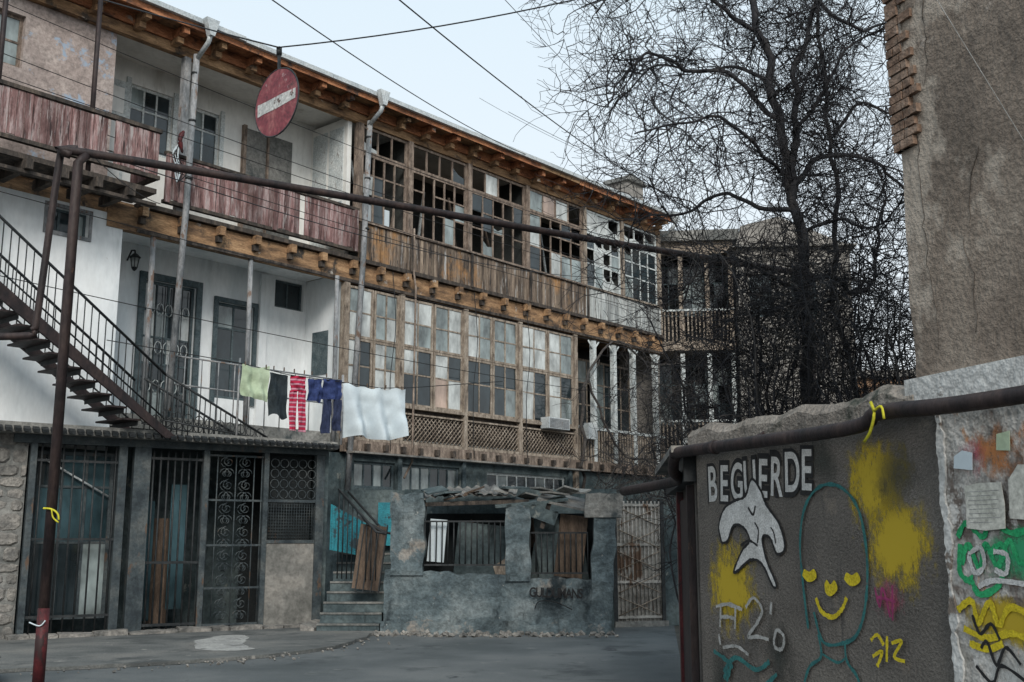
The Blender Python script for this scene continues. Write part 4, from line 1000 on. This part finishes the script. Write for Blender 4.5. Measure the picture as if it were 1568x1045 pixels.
VN = G("climbing_vine", (-3.48,24,0), A41)
for i in range(120):
    s=R.uniform(7.6,13.5); z=R.uniform(2.2,6.8)
    p=Vector((s,-R.uniform(.15,1.4),z))
    twig(VN,"vine_stems",'barkl' if R.random()<.5 else 'bark',p,Vector((R.gauss(0,1),R.gauss(-.2,.4),R.gauss(0,.7))),R.uniform(1.0,2.6),.014,2,3,droop=.15,wig=.5)
for i in range(80):
    p=Vector((R.uniform(9,14),-R.uniform(1.5,6),R.uniform(2,4.6)))
    twig(VN,"vine_stems",'barkl',p,Vector((R.gauss(0,1),R.gauss(0,.8),R.gauss(.1,.5))),R.uniform(1.0,2.4),.013,2,3,droop=.2,wig=.45)
for z0 in (7.3,4.3): 
    pts=[(8.05,-.2,0),(8.1,-.3,2),(8.0,-.25,4),(8.3,-.2,6),(9.5,-.3,z0),(11.5,-.3,z0-.4),(13.5,-.4,z0)]
    limb(VN,"vine_trunk",'barkl',pts,.06,.02,6,6,.15)
VN.done()

# ------------------------------------------------------------------ ground
def sheet(name,mat,pts,z):
    me=bpy.data.meshes.new(name); me.from_pydata([(x,y,z) for x,y in pts],[],[tuple(range(len(pts)))]); me.materials.append(M[mat])
    o=bpy.data.objects.new(name,me); ROOT.objects.link(o); return o
sheet("ground",'earth',[(-500,-100),(500,-100),(500,900),(-500,900)],-.01)
sheet("road",'asph',[(-14,-6),(3.2,-6),(3.0,6),(1.7,9.4),(2.0,13),(3.2,22),(3.2,40),(-14,40)],0.0)
PV = G("pavement")
edge=[(-14,10.5),(-9,12.6),(-6.5,13.6),(-4.5,14.6),(-3.3,15.6),(-2.6,17.0),(-2.35,19.3)]
P=[ (p.x+.08*noise.noise((p.x*3,p.y*3,0)),p.y+.08*noise.noise((p.x*3,p.y*3,4))) for p in smooth([(x,y,0) for x,y in edge],14)]
back=[(-2.35,21),(-3.7,20.9),(-8.2,17.9),(-14,14.3)]
poly=P+back
n=len(poly)
PV.add("slab",'pave',[(x,y,0.004) for x,y in poly]+[(x,y,.05) for x,y in poly],[tuple(range(n,2*n))]+[(i,(i+1)%n,n+(i+1)%n,n+i) for i in range(n)])
cp=[(-5.0,17.5),(-4.8,16.9),(-4.6,16.2),(-4.3,15.95),(-3.95,15.9),(-3.75,16.15),(-3.9,16.5),(-4.1,17.0),(-4.2,17.6),(-4.45,18.5),(-4.8,18.4)]
m_=[(p.x+.06*noise.noise((p.x*6,p.y*6,0)),p.y+.06*noise.noise((p.x*6,p.y*6,7))) for p in smooth([(x,y,0) for x,y in cp+[cp[0]]],4)][:-1]
PV.add("concrete_patch",'patch',[(x,y,.055) for x,y in m_],[tuple(range(len(m_)))])
for i in range(220):
    a=R.randint(0,len(P)-2); t=R.random(); s=R.uniform(.01,.045)
    x=P[a][0]+(P[a+1][0]-P[a][0])*t; y=P[a][1]+(P[a+1][1]-P[a][1])*t
    PV.rbox("kerb_debris",'stone',(x+R.gauss(0,.2),y+R.gauss(-.05,.25),s*.3+.01),(s,s*.8,s*.6),(R.random(),R.random(),R.random()*3))
PV.done()
BX = G("dark_crate", (-6.15,12.75,.0), .5)
BX.box("body",'iron',-.5,.25,-.3,.3,.0,.30) 
for i in range(9): BX.rbox("slats",'irong',(-.46+i*.085,-.31,.19),(.05,.02,.22))
BX.prism("lid",'iron',[(-.52,.301),(.27,.301),(.15,.38),(-.4,.38)],-.33,.33)
BX.done()

# ------------------------------------------------------------------ light
w_=bpy.data.worlds.new("World"); scene.world=w_; w_.use_nodes=True
nt=w_.node_tree; N=nt.nodes; Lk=nt.links
bg=N["Background"]; bg.inputs["Strength"].default_value=.12
sk=N.new("ShaderNodeTexSky"); sk.sky_type='NISHITA'; sk.sun_disc=False
sk.sun_elevation=math.radians(34); sk.sun_rotation=math.radians(172); sk.air_density=1; sk.dust_density=3
mx=N.new("ShaderNodeMixRGB"); mx.inputs[0].default_value=.9
tc=N.new("ShaderNodeTexCoord"); sp=N.new("ShaderNodeSeparateXYZ"); Lk.new(tc.outputs["Generated"],sp.inputs[0])
rp_=N.new("ShaderNodeValToRGB"); e=rp_.color_ramp.elements
e[0].position=0; e[0].color=(.84,.865,.88,1); e[1].position=.65; e[1].color=(.62,.76,.86,1)
Lk.new(sp.outputs[2],rp_.inputs[0])
ml=N.new("ShaderNodeMixRGB"); ml.blend_type='MULTIPLY'; ml.inputs[0].default_value=1; ml.inputs[2].default_value=(10.2,10.2,10.2,1)
Lk.new(rp_.outputs[0],ml.inputs[1])
Lk.new(sk.outputs[0],mx.inputs[1]); Lk.new(ml.outputs[0],mx.inputs[2]); Lk.new(mx.outputs[0],bg.inputs["Color"])
sd=bpy.data.lights.new("sun",'SUN'); sd.energy=2.7; sd.angle=math.radians(22); sd.color=(1,.95,.88)
so=bpy.data.objects.new("sun",sd); ROOT.objects.link(so)
el_=math.radians(34); az_=math.radians(-8)
d=Vector((math.sin(az_)*math.cos(el_), math.cos(az_)*math.cos(el_), -math.sin(el_)))
so.rotation_euler=d.to_track_quat('-Z','Y').to_euler()
# ------------------------------------------------------------------ camera
cd=bpy.data.cameras.new("camera"); cd.sensor_width=36; cd.lens=37.88; cd.clip_end=2000
co=bpy.data.objects.new("camera",cd); ROOT.objects.link(co); co.location=(0,0,1.6); co.rotation_euler=(math.radians(100.49),0,0)
scene.camera=co
scene.view_settings.view_transform='Standard'; scene.view_settings.look='None'; scene.view_settings.exposure=0
